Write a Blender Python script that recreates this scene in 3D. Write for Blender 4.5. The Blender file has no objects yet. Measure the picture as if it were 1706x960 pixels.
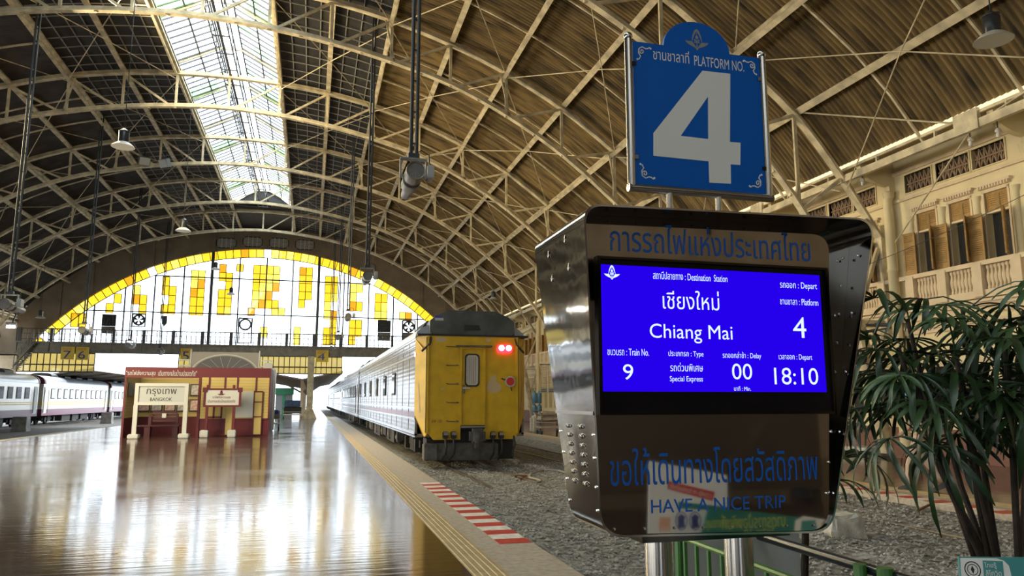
import bpy, bmesh, math, random
import numpy as np
from mathutils import Vector, Matrix
from mathutils.geometry import delaunay_2d_cdt
random.seed(7)
SC = bpy.context.scene
COL = SC.collection

# ------------------------------------------------------------------ camera
FPX, CX, CY, CAMH = 1230.0, 853.0, 480.0, 1.5
PITCH = math.atan(187.0 / FPX)
YAW = math.atan(335.0 / math.hypot(FPX, 187.0))
cam = bpy.data.cameras.new('camera')
cam.sensor_width = 36.0
cam.lens = FPX / 1706.0 * 36.0
cam.clip_start = 0.05
cam.clip_end = 600
cam_ob = bpy.data.objects.new('camera', cam)
COL.objects.link(cam_ob)
cam_ob.location = (0, 0, CAMH)
cam_ob.rotation_euler = (math.pi / 2 + PITCH, 0, -YAW)
SC.camera = cam_ob
_F = Vector((math.sin(YAW) * math.cos(PITCH), math.cos(YAW) * math.cos(PITCH), math.sin(PITCH)))
_R = Vector((math.cos(YAW), -math.sin(YAW), 0))
_U = _R.cross(_F)
def ray(u, v):
    return (_F * FPX + _R * (u - CX) - _U * (v - CY))
def aty(u, v, y):
    d = ray(u, v); t = y / d.y
    return Vector((0, 0, CAMH)) + d * t
def atx(u, v, x):
    d = ray(u, v); t = x / d.x
    return Vector((0, 0, CAMH)) + d * t
def atz(u, v, z):
    d = ray(u, v); t = (z - CAMH) / d.z
    return Vector((0, 0, CAMH)) + d * t

# ------------------------------------------------------------------ view, world, sun, daylight
SC.view_settings.view_transform = 'Standard'
SC.view_settings.look = 'None'
SC.view_settings.gamma = 1.0
SC.view_settings.exposure = 0.0
SC.view_settings.use_curve_mapping = False
SC.cycles.use_denoising = True
SC.cycles.max_bounces = 8
SC.cycles.diffuse_bounces = 3
SC.cycles.glossy_bounces = 4
SC.cycles.transmission_bounces = 4
SC.cycles.transparent_max_bounces = 12
SC.cycles.caustics_reflective = False
SC.cycles.caustics_refractive = False
SC.cycles.sample_clamp_indirect = 6.0
w = bpy.data.worlds.new('world'); SC.world = w
w.use_nodes = True
bg = w.node_tree.nodes['Background']
bg.inputs[0].default_value = (0.79, 0.90, 1.0, 1)
bg.inputs[1].default_value = 5.0

def area(name, loc, rot, sx, sy, power, col):
    l = bpy.data.lights.new(name, 'AREA'); l.shape = 'RECTANGLE'
    l.size = sx; l.size_y = sy; l.energy = power; l.color = col
    o = bpy.data.objects.new(name, l); COL.objects.link(o)
    o.location = loc; o.rotation_euler = rot
    return o
sun = bpy.data.lights.new('sun', 'SUN'); sun.energy = 5.0; sun.angle = math.radians(1.0); sun.color = (1, 0.95, 0.85)
so = bpy.data.objects.new('sun', sun); COL.objects.link(so)
so.rotation_euler = Vector((0.72, 0.12, 0.68)).to_track_quat('Z', 'Y').to_euler()
# daylight in the roof lantern, the far arched window, the unseen left side opened for light and the front window behind the camera
area('skylight_daylight', (-4.05, 27, 18.6), (0, 0, 0), 4.6, 62, 2600, (0.95, 0.97, 1.0))
lsun = area('lantern_low_sun', (-6.15, 27, 17.25), (0, 0, 0), 1.9, 62, 16000, (1.0, 0.80, 0.46))
lsun.rotation_euler = Vector((-0.88, 0, 0.475)).to_track_quat('Z', 'Y').to_euler()
area('far_window_daylight', (-4.05, 67.6, 9.6), (-math.pi / 2, 0, 0), 34, 7.5, 700, (1.0, 0.98, 0.94))
area('left_side_daylight', (-31.5, 5, 1.6), (0, math.radians(-97), 0), 4.5, 44, 7600, (1.0, 0.92, 0.78))
area('front_window_daylight', (-4.05, -13.3, 8.0), (math.pi / 2, 0, 0), 30, 10, 500, (1.0, 0.96, 0.9))

# ------------------------------------------------------------------ materials
def mat(name, col, rough=0.6, metal=0.0, var=0.0, vscale=3.0, bump=0.0, bscale=20.0, emit=None, estr=0.0, col2=None, vstretch=(1, 1, 1), spec=0.5, cut=(0.35, 0.65)):
    m = bpy.data.materials.new(name); m.use_nodes = True
    nt = m.node_tree; b = nt.nodes['Principled BSDF']
    b.inputs['Base Color'].default_value = (*col, 1)
    b.inputs['Roughness'].default_value = rough
    b.inputs['Metallic'].default_value = metal
    b.inputs['Specular IOR Level'].default_value = spec
    if emit:
        b.inputs['Emission Color'].default_value = (*emit, 1)
        b.inputs['Emission Strength'].default_value = estr
    if var or bump or col2:
        tc = nt.nodes.new('ShaderNodeTexCoord')
        mp = nt.nodes.new('ShaderNodeMapping'); mp.inputs['Scale'].default_value = vstretch
        nt.links.new(tc.outputs['Object'], mp.inputs[0])
    if var or col2:
        n = nt.nodes.new('ShaderNodeTexNoise'); n.inputs['Scale'].default_value = vscale; n.inputs['Detail'].default_value = 5
        nt.links.new(mp.outputs[0], n.inputs[0])
        r = nt.nodes.new('ShaderNodeValToRGB')
        c2 = col2 if col2 else tuple(max(0, c * (1 - var)) for c in col)
        c1 = col if col2 else tuple(min(1, c * (1 + var * 0.5)) for c in col)
        r.color_ramp.elements[0].position = cut[0]; r.color_ramp.elements[1].position = cut[1]
        r.color_ramp.elements[0].color = (*c2, 1); r.color_ramp.elements[1].color = (*c1, 1)
        nt.links.new(n.outputs[0], r.inputs[0]); nt.links.new(r.outputs[0], b.inputs['Base Color'])
    if bump:
        n2 = nt.nodes.new('ShaderNodeTexNoise'); n2.inputs['Scale'].default_value = bscale; n2.inputs['Detail'].default_value = 4
        nt.links.new(mp.outputs[0], n2.inputs[0])
        bp = nt.nodes.new('ShaderNodeBump'); bp.inputs['Strength'].default_value = bump; bp.inputs['Distance'].default_value = 0.02
        nt.links.new(n2.outputs[0], bp.inputs['Height']); nt.links.new(bp.outputs[0], b.inputs['Normal'])
    return m

def pane_mat(name, col, trans=0.75, translucent=None):
    """thin glass pane: coloured see-through, a little diffuse scatter, faint gloss"""
    m = bpy.data.materials.new(name); m.use_nodes = True
    nt = m.node_tree; nt.nodes.remove(nt.nodes['Principled BSDF'])
    out = nt.nodes['Material Output']
    t = nt.nodes.new('ShaderNodeBsdfTransparent'); t.inputs[0].default_value = (*col, 1)
    d = nt.nodes.new('ShaderNodeBsdfTranslucent'); d.inputs[0].default_value = (*(translucent or col), 1)
    mx = nt.nodes.new('ShaderNodeMixShader'); mx.inputs[0].default_value = trans
    nt.links.new(d.outputs[0], mx.inputs[1]); nt.links.new(t.outputs[0], mx.inputs[2])
    g = nt.nodes.new('ShaderNodeBsdfGlossy'); g.inputs['Roughness'].default_value = 0.05
    m2 = nt.nodes.new('ShaderNodeMixShader'); m2.inputs[0].default_value = 0.05
    nt.links.new(mx.outputs[0], m2.inputs[1]); nt.links.new(g.outputs[0], m2.inputs[2])
    nt.links.new(m2.outputs[0], out.inputs[0])
    return m

def emit_mat(name, col, s):
    m = bpy.data.materials.new(name); m.use_nodes = True
    nt = m.node_tree; nt.nodes.remove(nt.nodes['Principled BSDF'])
    e = nt.nodes.new('ShaderNodeEmission'); e.inputs[0].default_value = (*col, 1); e.inputs[1].default_value = s
    nt.links.new(e.outputs[0], nt.nodes['Material Output'].inputs[0])
    return m

M = {}
M['cream_steel'] = mat('cream_steel', (0.66, 0.57, 0.38), 0.55, var=0.35, vscale=2.5)
M['dark_steel'] = mat('dark_steel', (0.03, 0.035, 0.045), 0.45, 0.3)
M['grey_steel'] = mat('grey_steel', (0.26, 0.25, 0.23), 0.5, 0.3, var=0.3)
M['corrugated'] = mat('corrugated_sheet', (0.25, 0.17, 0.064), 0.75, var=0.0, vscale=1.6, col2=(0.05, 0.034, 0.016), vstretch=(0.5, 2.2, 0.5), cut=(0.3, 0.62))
M['shaded_sheet'] = mat('shaded_corrugated_sheet', (0.075, 0.066, 0.058), 0.8, var=0.3, vscale=1.5)  # same roof sheet, with the left slope's shade put into the colour
M['dark_board'] = mat('dark_board', (0.035, 0.033, 0.032), 0.8, var=0.3)
M['lath'] = mat('grey_lath', (0.30, 0.29, 0.27), 0.7)
M['gable'] = mat('gable_brown', (0.30, 0.235, 0.165), 0.8, var=0.2, vscale=1.0)
M['skyglass'] = pane_mat('skylight_glass', (0.96, 0.98, 0.98), 0.5)
M['greenglass'] = pane_mat('green_sheet', (0.45, 0.8, 0.45), 0.35)
M['clear'] = pane_mat('clear_window_glass', (0.97, 0.98, 0.98), 0.9)
M['amber'] = pane_mat('amber_glass', (0.46, 0.245, 0.010), 0.8)
M['amber2'] = pane_mat('deep_amber_glass', (0.40, 0.14, 0.006), 0.8)
M['amber3'] = pane_mat('pale_amber_glass', (0.60, 0.42, 0.05), 0.8)
M['amberscreen'] = pane_mat('amber_screen', (0.5, 0.42, 0.22), 0.6)
M['frostglass'] = pane_mat('frosted_front_glass', (0.34, 0.325, 0.295), 0.6)
M['lead'] = mat('lead_bar', (0.10, 0.075, 0.05), 0.6)
M['bridge'] = mat('bridge_paint', (0.24, 0.22, 0.18), 0.6, var=0.2)
M['bridge_dark'] = mat('bridge_rail_paint', (0.07, 0.075, 0.085), 0.5)
M['concrete'] = mat('concrete', (0.58, 0.55, 0.48), 0.85, var=0.35, vscale=6, bump=0.5, bscale=40)
M['kerb'] = mat('kerb_concrete', (0.42, 0.36, 0.28), 0.55, var=0.22, vscale=14, bump=0.1, bscale=80)
M['kerb2'] = mat('old_kerb_concrete', (0.36, 0.34, 0.30), 0.6, var=0.2, vscale=10)
M['tactile'] = mat('tactile_tile', (0.42, 0.31, 0.15), 0.5, var=0.2, vscale=8)
M['redpaint'] = mat('red_paint', (0.50, 0.035, 0.02), 0.45, var=0.25, vscale=12)
M['whitepaint'] = mat('white_paint', (0.72, 0.69, 0.62), 0.5, var=0.2, vscale=12)
M['ground'] = mat('ballast_ground', (0.33, 0.315, 0.28), 0.95, var=0.0, vscale=9, col2=(0.09, 0.085, 0.075), bump=1.0, bscale=30)
M['ground_dark'] = mat('oily_track_ground', (0.09, 0.085, 0.08), 0.9, var=0.4, vscale=4, bump=0.6, bscale=12)
M['stone'] = mat('ballast_stone', (0.52, 0.50, 0.455), 0.9, col2=(0.22, 0.21, 0.19), vscale=7)
M['rail'] = mat('rusty_rail', (0.16, 0.13, 0.10), 0.5, 0.5, var=0.3)
M['railtop'] = mat('worn_rail', (0.45, 0.43, 0.40), 0.3, 0.9)
M['wallcream'] = mat('cream_wall', (0.82, 0.70, 0.42), 0.75, var=0.08, vscale=1.2)
M['wallpink'] = mat('pale_stucco', (0.78, 0.63, 0.42), 0.75, var=0.08)
M['dado'] = mat('brown_dado', (0.26, 0.125, 0.09), 0.6, var=0.15)
M['shutter'] = mat('shutter_wood', (0.42, 0.245, 0.07), 0.6, var=0.25, vscale=5)
M['lattice'] = mat('lattice_wood', (0.30, 0.20, 0.12), 0.7)
M['darkroom'] = mat('window_glass_dark', (0.05, 0.05, 0.05), 0.12)
M['eave'] = mat('eave_board', (0.40, 0.33, 0.20), 0.8)
M['stainless'] = mat('train_stainless', (0.62, 0.62, 0.66), 0.28, 0.9, var=0.1, vscale=1.5)
M['yellow'] = mat('train_yellow', (0.60, 0.37, 0.015), 0.38, var=0.14, vscale=3.0)
M['yellow_worn'] = mat('bare_primer', (0.50, 0.37, 0.20), 0.6)
M['acgrey'] = mat('roof_unit_grey', (0.075, 0.082, 0.08), 0.45, var=0.35, vscale=2.5)
M['black'] = mat('black_rubber', (0.015, 0.015, 0.016), 0.5)
M['blackmetal'] = mat('grimy_black_metal', (0.035, 0.033, 0.03), 0.6, 0.3, var=0.4, vscale=8)
M['beam_grey'] = mat('grimy_buffer_beam', (0.11, 0.105, 0.095), 0.65, 0.2, var=0.4, vscale=6)
M['trainglass'] = mat('train_glass', (0.04, 0.05, 0.055), 0.06)
M['curtain'] = mat('pleated_curtain', (0.52, 0.47, 0.40), 0.7)
M['chrome'] = mat('chrome', (0.8, 0.8, 0.8), 0.15, 1.0)
M['red'] = mat('signal_red', (0.55, 0.03, 0.025), 0.45)
M['redlamp'] = emit_mat('tail_lamp_red', (1.0, 0.02, 0.04), 5.0)
M['lampcore'] = emit_mat('tail_lamp_core', (1.0, 0.72, 0.72), 14.0)
M['white'] = mat('white_enamel', (0.42, 0.44, 0.44), 0.45)
M['boardwhite'] = mat('name_board_white', (0.34, 0.37, 0.385), 0.5)
M['maroon'] = mat('maroon_paint', (0.095, 0.011, 0.018), 0.5, var=0.12)
M['maroontrim'] = mat('maroon_trim', (0.10, 0.013, 0.02), 0.5)
M['kioskyellow'] = mat('kiosk_yellow', (0.42, 0.33, 0.115), 0.6)
M['greyboard'] = mat('grey_board', (0.44, 0.46, 0.455), 0.5)
M['ink'] = mat('black_ink', (0.02, 0.02, 0.022), 0.6)
M['partition'] = mat('dark_brown_partition', (0.055, 0.04, 0.034), 0.5)
M['benchred'] = mat('dark_red_bench', (0.05, 0.014, 0.017), 0.4)
M['signyellow'] = mat('sign_yellow', (0.75, 0.55, 0.06), 0.5)
M['signnavy'] = mat('sign_navy', (0.03, 0.05, 0.28), 0.5)
M['purple'] = mat('purple_band', (0.12, 0.03, 0.06), 0.3)
M['silverroof'] = mat('silver_roof', (0.42, 0.45, 0.50), 0.35, 0.5)
M['pale_metal'] = mat('pale_steel_side', (0.60, 0.57, 0.52), 0.3, 0.6, bump=0.1, bscale=1.5)
M['mirror'] = mat('polished_stainless', (0.60, 0.585, 0.56), 0.035, 1.0)
M['mirrorwavy'] = mat('dented_polished_stainless', (0.66, 0.66, 0.66), 0.06, 1.0, bump=0.16, bscale=1.7)
M['hood'] = mat('brushed_dark_stainless', (0.11, 0.108, 0.105), 0.1, 1.0)
M['bezel'] = mat('screen_bezel', (0.006, 0.006, 0.008), 0.12)
M['screen'] = emit_mat('screen_blue', (0.018, 0.0, 0.80), 1.05)
M['screentext'] = emit_mat('screen_text', (0.72, 0.86, 1.0), 1.15)
M['bluetext'] = mat('blue_vinyl', (0.0, 0.10, 0.47), 0.4)
M['signblue'] = mat('sign_blue', (0.0, 0.095, 0.42), 0.4, spec=0.2)
M['signgrey'] = mat('reflective_pale_grey', (0.70, 0.70, 0.65), 0.45)
M['pipe'] = mat('stainless_pipe', (0.50, 0.48, 0.45), 0.22, 1.0)
M['fence'] = mat('fence_green', (0.05, 0.17, 0.035), 0.35)
M['handrail'] = mat('black_handrail', (0.02, 0.025, 0.03), 0.25)
M['leaf'] = mat('palm_leaf', (0.018, 0.05, 0.014), 0.36, var=0.45, vscale=4)
M['leafpale'] = mat('palm_leaf_pale', (0.045, 0.095, 0.03), 0.4, var=0.3, vscale=4)
M['stem'] = mat('palm_stem', (0.035, 0.024, 0.018), 0.8, var=0.5, vscale=12, bump=0.5, bscale=30)
M['pot'] = mat('black_pot', (0.03, 0.03, 0.03), 0.6)
M['soil'] = mat('soil', (0.04, 0.028, 0.02), 0.95)
M['teal'] = mat('teal_print', (0.06, 0.27, 0.27), 0.4)
M['tealdark'] = mat('dark_teal_print', (0.03, 0.20, 0.17), 0.4)
M['paper'] = mat('poster_white', (0.78, 0.78, 0.76), 0.5)
M['lime'] = mat('lime_print', (0.62, 0.72, 0.16), 0.5)
M['orange'] = mat('skin_print', (0.75, 0.42, 0.28), 0.5)
M['navyprint'] = mat('navy_print', (0.05, 0.06, 0.22), 0.5)
M['lampblack'] = mat('lamp_black_enamel', (0.02, 0.022, 0.028), 0.3)
M['lampwhite'] = mat('lamp_inner_enamel', (0.5, 0.5, 0.46), 0.4)
M['fangrey'] = mat('fan_grey', (0.17, 0.17, 0.16), 0.4, 0.2)
M['floodlit'] = emit_mat('floodlight_on', (1.0, 0.97, 0.85), 40.0)
M['skin'] = mat('skin', (0.42, 0.25, 0.17), 0.5)
M['trousers'] = mat('beige_trousers', (0.50, 0.38, 0.28), 0.8)
M['shirt'] = mat('dark_shirt', (0.03, 0.05, 0.10), 0.8)
M['shoe'] = mat('dark_shoe', (0.03, 0.028, 0.03), 0.5)
M['hair'] = mat('black_hair', (0.01, 0.009, 0.008), 0.5)
M['mask'] = mat('blue_mask', (0.12, 0.35, 0.55), 0.7)
M['tarp'] = mat('blue_tarp', (0.03, 0.08, 0.18), 0.5, var=0.4, vscale=5)
M['canopy'] = mat('canopy_sheet', (0.30, 0.27, 0.22), 0.7)
M['canopylight'] = mat('canopy_edge', (0.7, 0.68, 0.62), 0.6)
M['green'] = mat('kiosk_green', (0.10, 0.45, 0.25), 0.5)
M['bag'] = mat('pale_sacks', (0.55, 0.50, 0.42), 0.8, var=0.3)
M['bluebottle'] = mat('blue_water_bottles', (0.07, 0.20, 0.38), 0.3)
M['greyprint'] = mat('banner_grey', (0.26, 0.25, 0.225), 0.8)
M['darkprint'] = mat('banner_dark', (0.10, 0.10, 0.11), 0.8)
M['photoprint'] = mat('printed_photo', (0.45, 0.22, 0.18), 0.5, col2=(0.62, 0.58, 0.52), vscale=9)
M['photoprint2'] = mat('printed_photo_grey', (0.30, 0.27, 0.27), 0.5, col2=(0.62, 0.60, 0.58), vscale=9)
M['rust'] = mat('rusty_iron', (0.22, 0.10, 0.05), 0.8, var=0.3)
M['hose'] = mat('pale_hose', (0.36, 0.32, 0.25), 0.7)

# glossy tile floor of the platform
def tile_floor():
    m = bpy.data.materials.new('polished_tile_floor'); m.use_nodes = True
    nt = m.node_tree; b = nt.nodes['Principled BSDF']
    tc = nt.nodes.new('ShaderNodeTexCoord')
    br = nt.nodes.new('ShaderNodeTexBrick'); br.offset = 0.0
    br.inputs['Scale'].default_value = 1.0
    br.inputs['Brick Width'].default_value = 0.42; br.inputs['Row Height'].default_value = 0.42
    br.inputs['Mortar Size'].default_value = 0.009
    br.inputs['Color1'].default_value = (0.062, 0.034, 0.025, 1)
    br.inputs['Color2'].default_value = (0.045, 0.027, 0.022, 1)
    br.inputs['Mortar'].default_value = (0.035, 0.024, 0.018, 1)
    nt.links.new(tc.outputs['Object'], br.inputs[0])
    n = nt.nodes.new('ShaderNodeTexNoise'); n.inputs['Scale'].default_value = 0.55; n.inputs['Detail'].default_value = 6
    nt.links.new(tc.outputs['Object'], n.inputs[0])
    mr = nt.nodes.new('ShaderNodeMapRange'); mr.inputs[1].default_value = 0.3; mr.inputs[2].default_value = 0.7
    mr.inputs[3].default_value = 0.08; mr.inputs[4].default_value = 0.17
    nt.links.new(n.outputs[0], mr.inputs[0]); nt.links.new(mr.outputs[0], b.inputs['Roughness'])
    nt.links.new(br.outputs[0], b.inputs['Base Color'])
    n2 = nt.nodes.new('ShaderNodeTexNoise'); n2.inputs['Scale'].default_value = 5.0; n2.inputs['Detail'].default_value = 2
    mp = nt.nodes.new('ShaderNodeMapping'); mp.inputs['Scale'].default_value = (0.35, 2.2, 1.0)
    nt.links.new(tc.outputs['Object'], mp.inputs[0]); nt.links.new(mp.outputs[0], n2.inputs[0])
    ad = nt.nodes.new('ShaderNodeMath'); ad.operation = 'MULTIPLY_ADD'
    nt.links.new(br.outputs[1], ad.inputs[0]); ad.inputs[1].default_value = -0.8; nt.links.new(n2.outputs[0], ad.inputs[2])
    bp = nt.nodes.new('ShaderNodeBump'); bp.inputs['Strength'].default_value = 0.26; bp.inputs['Distance'].default_value = 0.008
    nt.links.new(ad.outputs[0], bp.inputs['Height']); nt.links.new(bp.outputs[0], b.inputs['Normal'])
    return m
M['tilefloor'] = tile_floor()

# ribbed stainless side of the train, fluting by bump along the height
def ribbed(name, col, rough, metal, freq):
    m = mat(name, col, rough, metal)
    nt = m.node_tree; b = nt.nodes['Principled BSDF']
    tc = nt.nodes.new('ShaderNodeTexCoord')
    sp = nt.nodes.new('ShaderNodeSeparateXYZ'); nt.links.new(tc.outputs['Object'], sp.inputs[0])
    mu = nt.nodes.new('ShaderNodeMath'); mu.operation = 'MULTIPLY'; mu.inputs[1].default_value = freq
    nt.links.new(sp.outputs['Z'], mu.inputs[0])
    si = nt.nodes.new('ShaderNodeMath'); si.operation = 'SINE'; nt.links.new(mu.outputs[0], si.inputs[0])
    n = nt.nodes.new('ShaderNodeTexNoise'); n.inputs['Scale'].default_value = 1.5
    nt.links.new(tc.outputs['Object'], n.inputs[0])
    ad = nt.nodes.new('ShaderNodeMath'); ad.operation = 'MULTIPLY_ADD'; ad.inputs[1].default_value = 14.0
    nt.links.new(n.outputs[0], ad.inputs[0]); nt.links.new(si.outputs[0], ad.inputs[2])
    bp = nt.nodes.new('ShaderNodeBump'); bp.inputs['Strength'].default_value = 0.08; bp.inputs['Distance'].default_value = 0.012
    nt.links.new(ad.outputs[0], bp.inputs['Height']); nt.links.new(bp.outputs[0], b.inputs['Normal'])
    return m
M['ribbed'] = ribbed('fluted_stainless', (0.29, 0.282, 0.30), 0.27, 0.9, 55.0)

# ------------------------------------------------------------------ mesh helpers
ORG = {}
class MB:
    def __init__(s): s.v = []; s.f = []
    def add(s, vs, fs):
        o = len(s.v); s.v += [tuple(p) for p in vs]; s.f += [tuple(i + o for i in f) for f in fs]; return s
    def box(s, x0, x1, y0, y1, z0, z1):
        return s.add([(x0, y0, z0), (x1, y0, z0), (x1, y1, z0), (x0, y1, z0), (x0, y0, z1), (x1, y0, z1), (x1, y1, z1), (x0, y1, z1)],
                     [(0, 3, 2, 1), (4, 5, 6, 7), (0, 1, 5, 4), (1, 2, 6, 5), (2, 3, 7, 6), (3, 0, 4, 7)])
    def bev(s, x0, x1, y0, y1, z0, z1, b=0.01):
        """box with chamfered edges"""
        bm = bmesh.new(); bmesh.ops.create_cube(bm, size=1)
        for v in bm.verts:
            v.co = Vector(((x0 + x1) / 2 + v.co.x * (x1 - x0), (y0 + y1) / 2 + v.co.y * (y1 - y0), (z0 + z1) / 2 + v.co.z * (z1 - z0)))
        bmesh.ops.bevel(bm, geom=bm.edges[:], offset=b, segments=2, affect='EDGES')
        bm.verts.index_update()
        s.add([v.co for v in bm.verts], [[v.index for v in f.verts] for f in bm.faces]); bm.free(); return s
    def bar(s, p, q, w, h=None, up=(0, 0, 1)):
        p = Vector(p); q = Vector(q); h = h or w; d = (q - p).normalized(); u = Vector(up)
        if abs(d.dot(u)) > 0.97: u = Vector((0, 1, 0)) if abs(d.y) < 0.9 else Vector((1, 0, 0))
        a = d.cross(u).normalized() * w / 2; b = a.cross(d).normalized() * h / 2
        c = [p - a - b, p + a - b, p + a + b, p - a + b, q - a - b, q + a - b, q + a + b, q - a + b]
        return s.add(c, [(0, 3, 2, 1), (4, 5, 6, 7), (0, 1, 5, 4), (1, 2, 6, 5), (2, 3, 7, 6), (3, 0, 4, 7)])
    def tube(s, pts, r, n=8):
        pts = [Vector(p) for p in pts]; rs = r if isinstance(r, (list, tuple)) else [r] * len(pts)
        rings = []; u = None
        for i, p in enumerate(pts):
            d = (pts[min(i + 1, len(pts) - 1)] - pts[max(i - 1, 0)]).normalized()
            if u is None:
                u = d.orthogonal().normalized()
            else:
                u = (u - d * u.dot(d)); u = u.normalized() if u.length > 1e-6 else d.orthogonal().normalized()
            w_ = d.cross(u)
            rings.append([p + (u * math.cos(2 * math.pi * k / n) + w_ * math.sin(2 * math.pi * k / n)) * rs[i] for k in range(n)])
        vs = [p for rg in rings for p in rg]; fs = []
        for i in range(len(pts) - 1):
            for k in range(n):
                a = i * n + k; b = i * n + (k + 1) % n
                fs.append((a, b, b + n, a + n))
        fs.append(tuple(range(n - 1, -1, -1))); fs.append(tuple((len(pts) - 1) * n + k for k in range(n)))
        return s.add(vs, fs)
    def strip(s, pts, w, h, up=(0, 1, 0)):
        """rectangular section swept along a polyline lying in a plane whose normal is `up`; w along the normal, h across"""
        pts = [Vector(p) for p in pts]; n = Vector(up).normalized(); vs = []; fs = []
        for i, p in enumerate(pts):
            d = (pts[min(i + 1, len(pts) - 1)] - pts[max(i - 1, 0)]).normalized()
            c = n.cross(d).normalized() * h / 2; a = n * w / 2
            vs += [p - a - c, p + a - c, p + a + c, p - a + c]
        m = len(pts)
        for i in range(m - 1):
            for k in range(4):
                fs.append((i * 4 + k, i * 4 + (k + 1) % 4, i * 4 + 4 + (k + 1) % 4, i * 4 + 4 + k))
        fs.append((3, 2, 1, 0)); e = (m - 1) * 4; fs.append((e, e + 1, e + 2, e + 3))
        return s.add(vs, fs)
    def prism(s, poly, y0, y1, ax='y'):
        """poly: list of 2-D points; ax y: (x,z) swept in y; ax x: (y,z) swept in x; ax z: (x,y) swept in z"""
        f = {'y': lambda a, b, t: (a, t, b), 'x': lambda a, b, t: (t, a, b), 'z': lambda a, b, t: (a, b, t)}[ax]
        n = len(poly); vs = [f(a, b, y0) for a, b in poly] + [f(a, b, y1) for a, b in poly]
        fs = [tuple(range(n)), tuple(range(2 * n - 1, n - 1, -1))] + [(i, i + n, (i + 1) % n + n, (i + 1) % n) for i in range(n)]
        return s.add(vs, fs)
    def lathe(s, prof, c, n=20, axis=(0, 0, 1)):
        c = Vector(c); a = Vector(axis).normalized(); u = a.orthogonal().normalized(); w_ = a.cross(u)
        if abs(a.z) > .99: u = Vector((1, 0, 0)); w_ = a.cross(u)
        vs = []; fs = []
        for r, h in prof:
            vs += [c + a * h + (u * math.cos(2 * math.pi * k / n) + w_ * math.sin(2 * math.pi * k / n)) * max(r, 1e-4) for k in range(n)]
        for i in range(len(prof) - 1):
            for k in range(n):
                fs.append((i * n + k, i * n + (k + 1) % n, (i + 1) * n + (k + 1) % n, (i + 1) * n + k))
        fs.append(tuple(range(n - 1, -1, -1))); fs.append(tuple((len(prof) - 1) * n + k for k in range(n)))
        return s.add(vs, fs)
    def ball(s, c, rx, ry=None, rz=None, n=12):
        ry = ry or rx; rz = rz or rx; m = n // 2
        vs = []; fs = []
        for i in range(m + 1):
            t = math.pi * i / m
            for k in range(n):
                p = 2 * math.pi * k / n
                vs.append((c[0] + rx * max(math.sin(t), .01) * math.cos(p), c[1] + ry * max(math.sin(t), .01) * math.sin(p), c[2] - rz * math.cos(t)))
        for i in range(m):
            for k in range(n):
                fs.append((i * n + k, i * n + (k + 1) % n, (i + 1) * n + (k + 1) % n, (i + 1) * n + k))
        return s.add(vs, fs)
    def quad(s, a, b, c, d): return s.add([a, b, c, d], [(0, 1, 2, 3)])
    def build(s, name, m, parent=None, smooth=False, org=None):
        me = bpy.data.meshes.new(name)
        if parent is not None:
            o0 = ORG[parent.name]
        elif org is not None:
            o0 = Vector(org)
        else:
            a = np.array(s.v); lo = a.min(0); hi = a.max(0); o0 = Vector(((lo[0] + hi[0]) / 2, (lo[1] + hi[1]) / 2, lo[2]))
        me.from_pydata([(x - o0.x, y - o0.y, z - o0.z) for x, y, z in s.v], [], s.f)
        me.materials.append(m if not isinstance(m, str) else M[m])
        me.validate()
        bm = bmesh.new(); bm.from_mesh(me); bmesh.ops.recalc_face_normals(bm, faces=bm.faces[:]); bm.to_mesh(me); bm.free()
        if smooth:
            for p in me.polygons: p.use_smooth = True
            try: me.set_sharp_from_angle(angle=math.radians(40))
            except Exception: pass
        ob = bpy.data.objects.new(name, me); COL.objects.link(ob)
        if parent is not None: ob.parent = parent
        else: ob.location = o0
        ORG[ob.name] = o0
        return ob
def tag(o, label=None, cat=None, group=None, kind=None):
    if label: o['label'] = label
    if cat: o['category'] = cat
    if group: o['group'] = group
    if kind: o['kind'] = kind
    return o
def struct(o): o['kind'] = 'structure'; return o
def thing(name, label, cat, loc, group=None):
    o = bpy.data.objects.new(name, None); COL.objects.link(o); o.location = loc; o.empty_display_size = 0.2
    ORG[o.name] = Vector(loc); tag(o, label, cat, group); return o
def copy_tree(o, loc, label=None, rotz=None, group=None, scale=None):
    r = o.copy(); COL.objects.link(r); r.location = loc
    if label: r['label'] = label
    if group: r['group'] = group
    if rotz is not None: r.rotation_euler = (0, 0, rotz)
    if scale is not None: r.scale = scale
    ORG[r.name] = Vector(loc)
    for ch in list(o.children):
        c = ch.copy(); COL.objects.link(c); c.parent = r
        for g in list(ch.children):
            d = g.copy(); COL.objects.link(d); d.parent = c
    return r
def dupe(o, loc_delta, parent):
    c = o.copy(); COL.objects.link(c); c.parent = parent; c.location = Vector(o.location) + Vector(loc_delta); return c
ORD = ['nearest', 'second', 'third', 'fourth', 'fifth', 'sixth', 'seventh', 'eighth', 'ninth', 'tenth', 'eleventh', 'twelfth', 'thirteenth', 'fourteenth', 'fifteenth', 'sixteenth']

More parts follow.
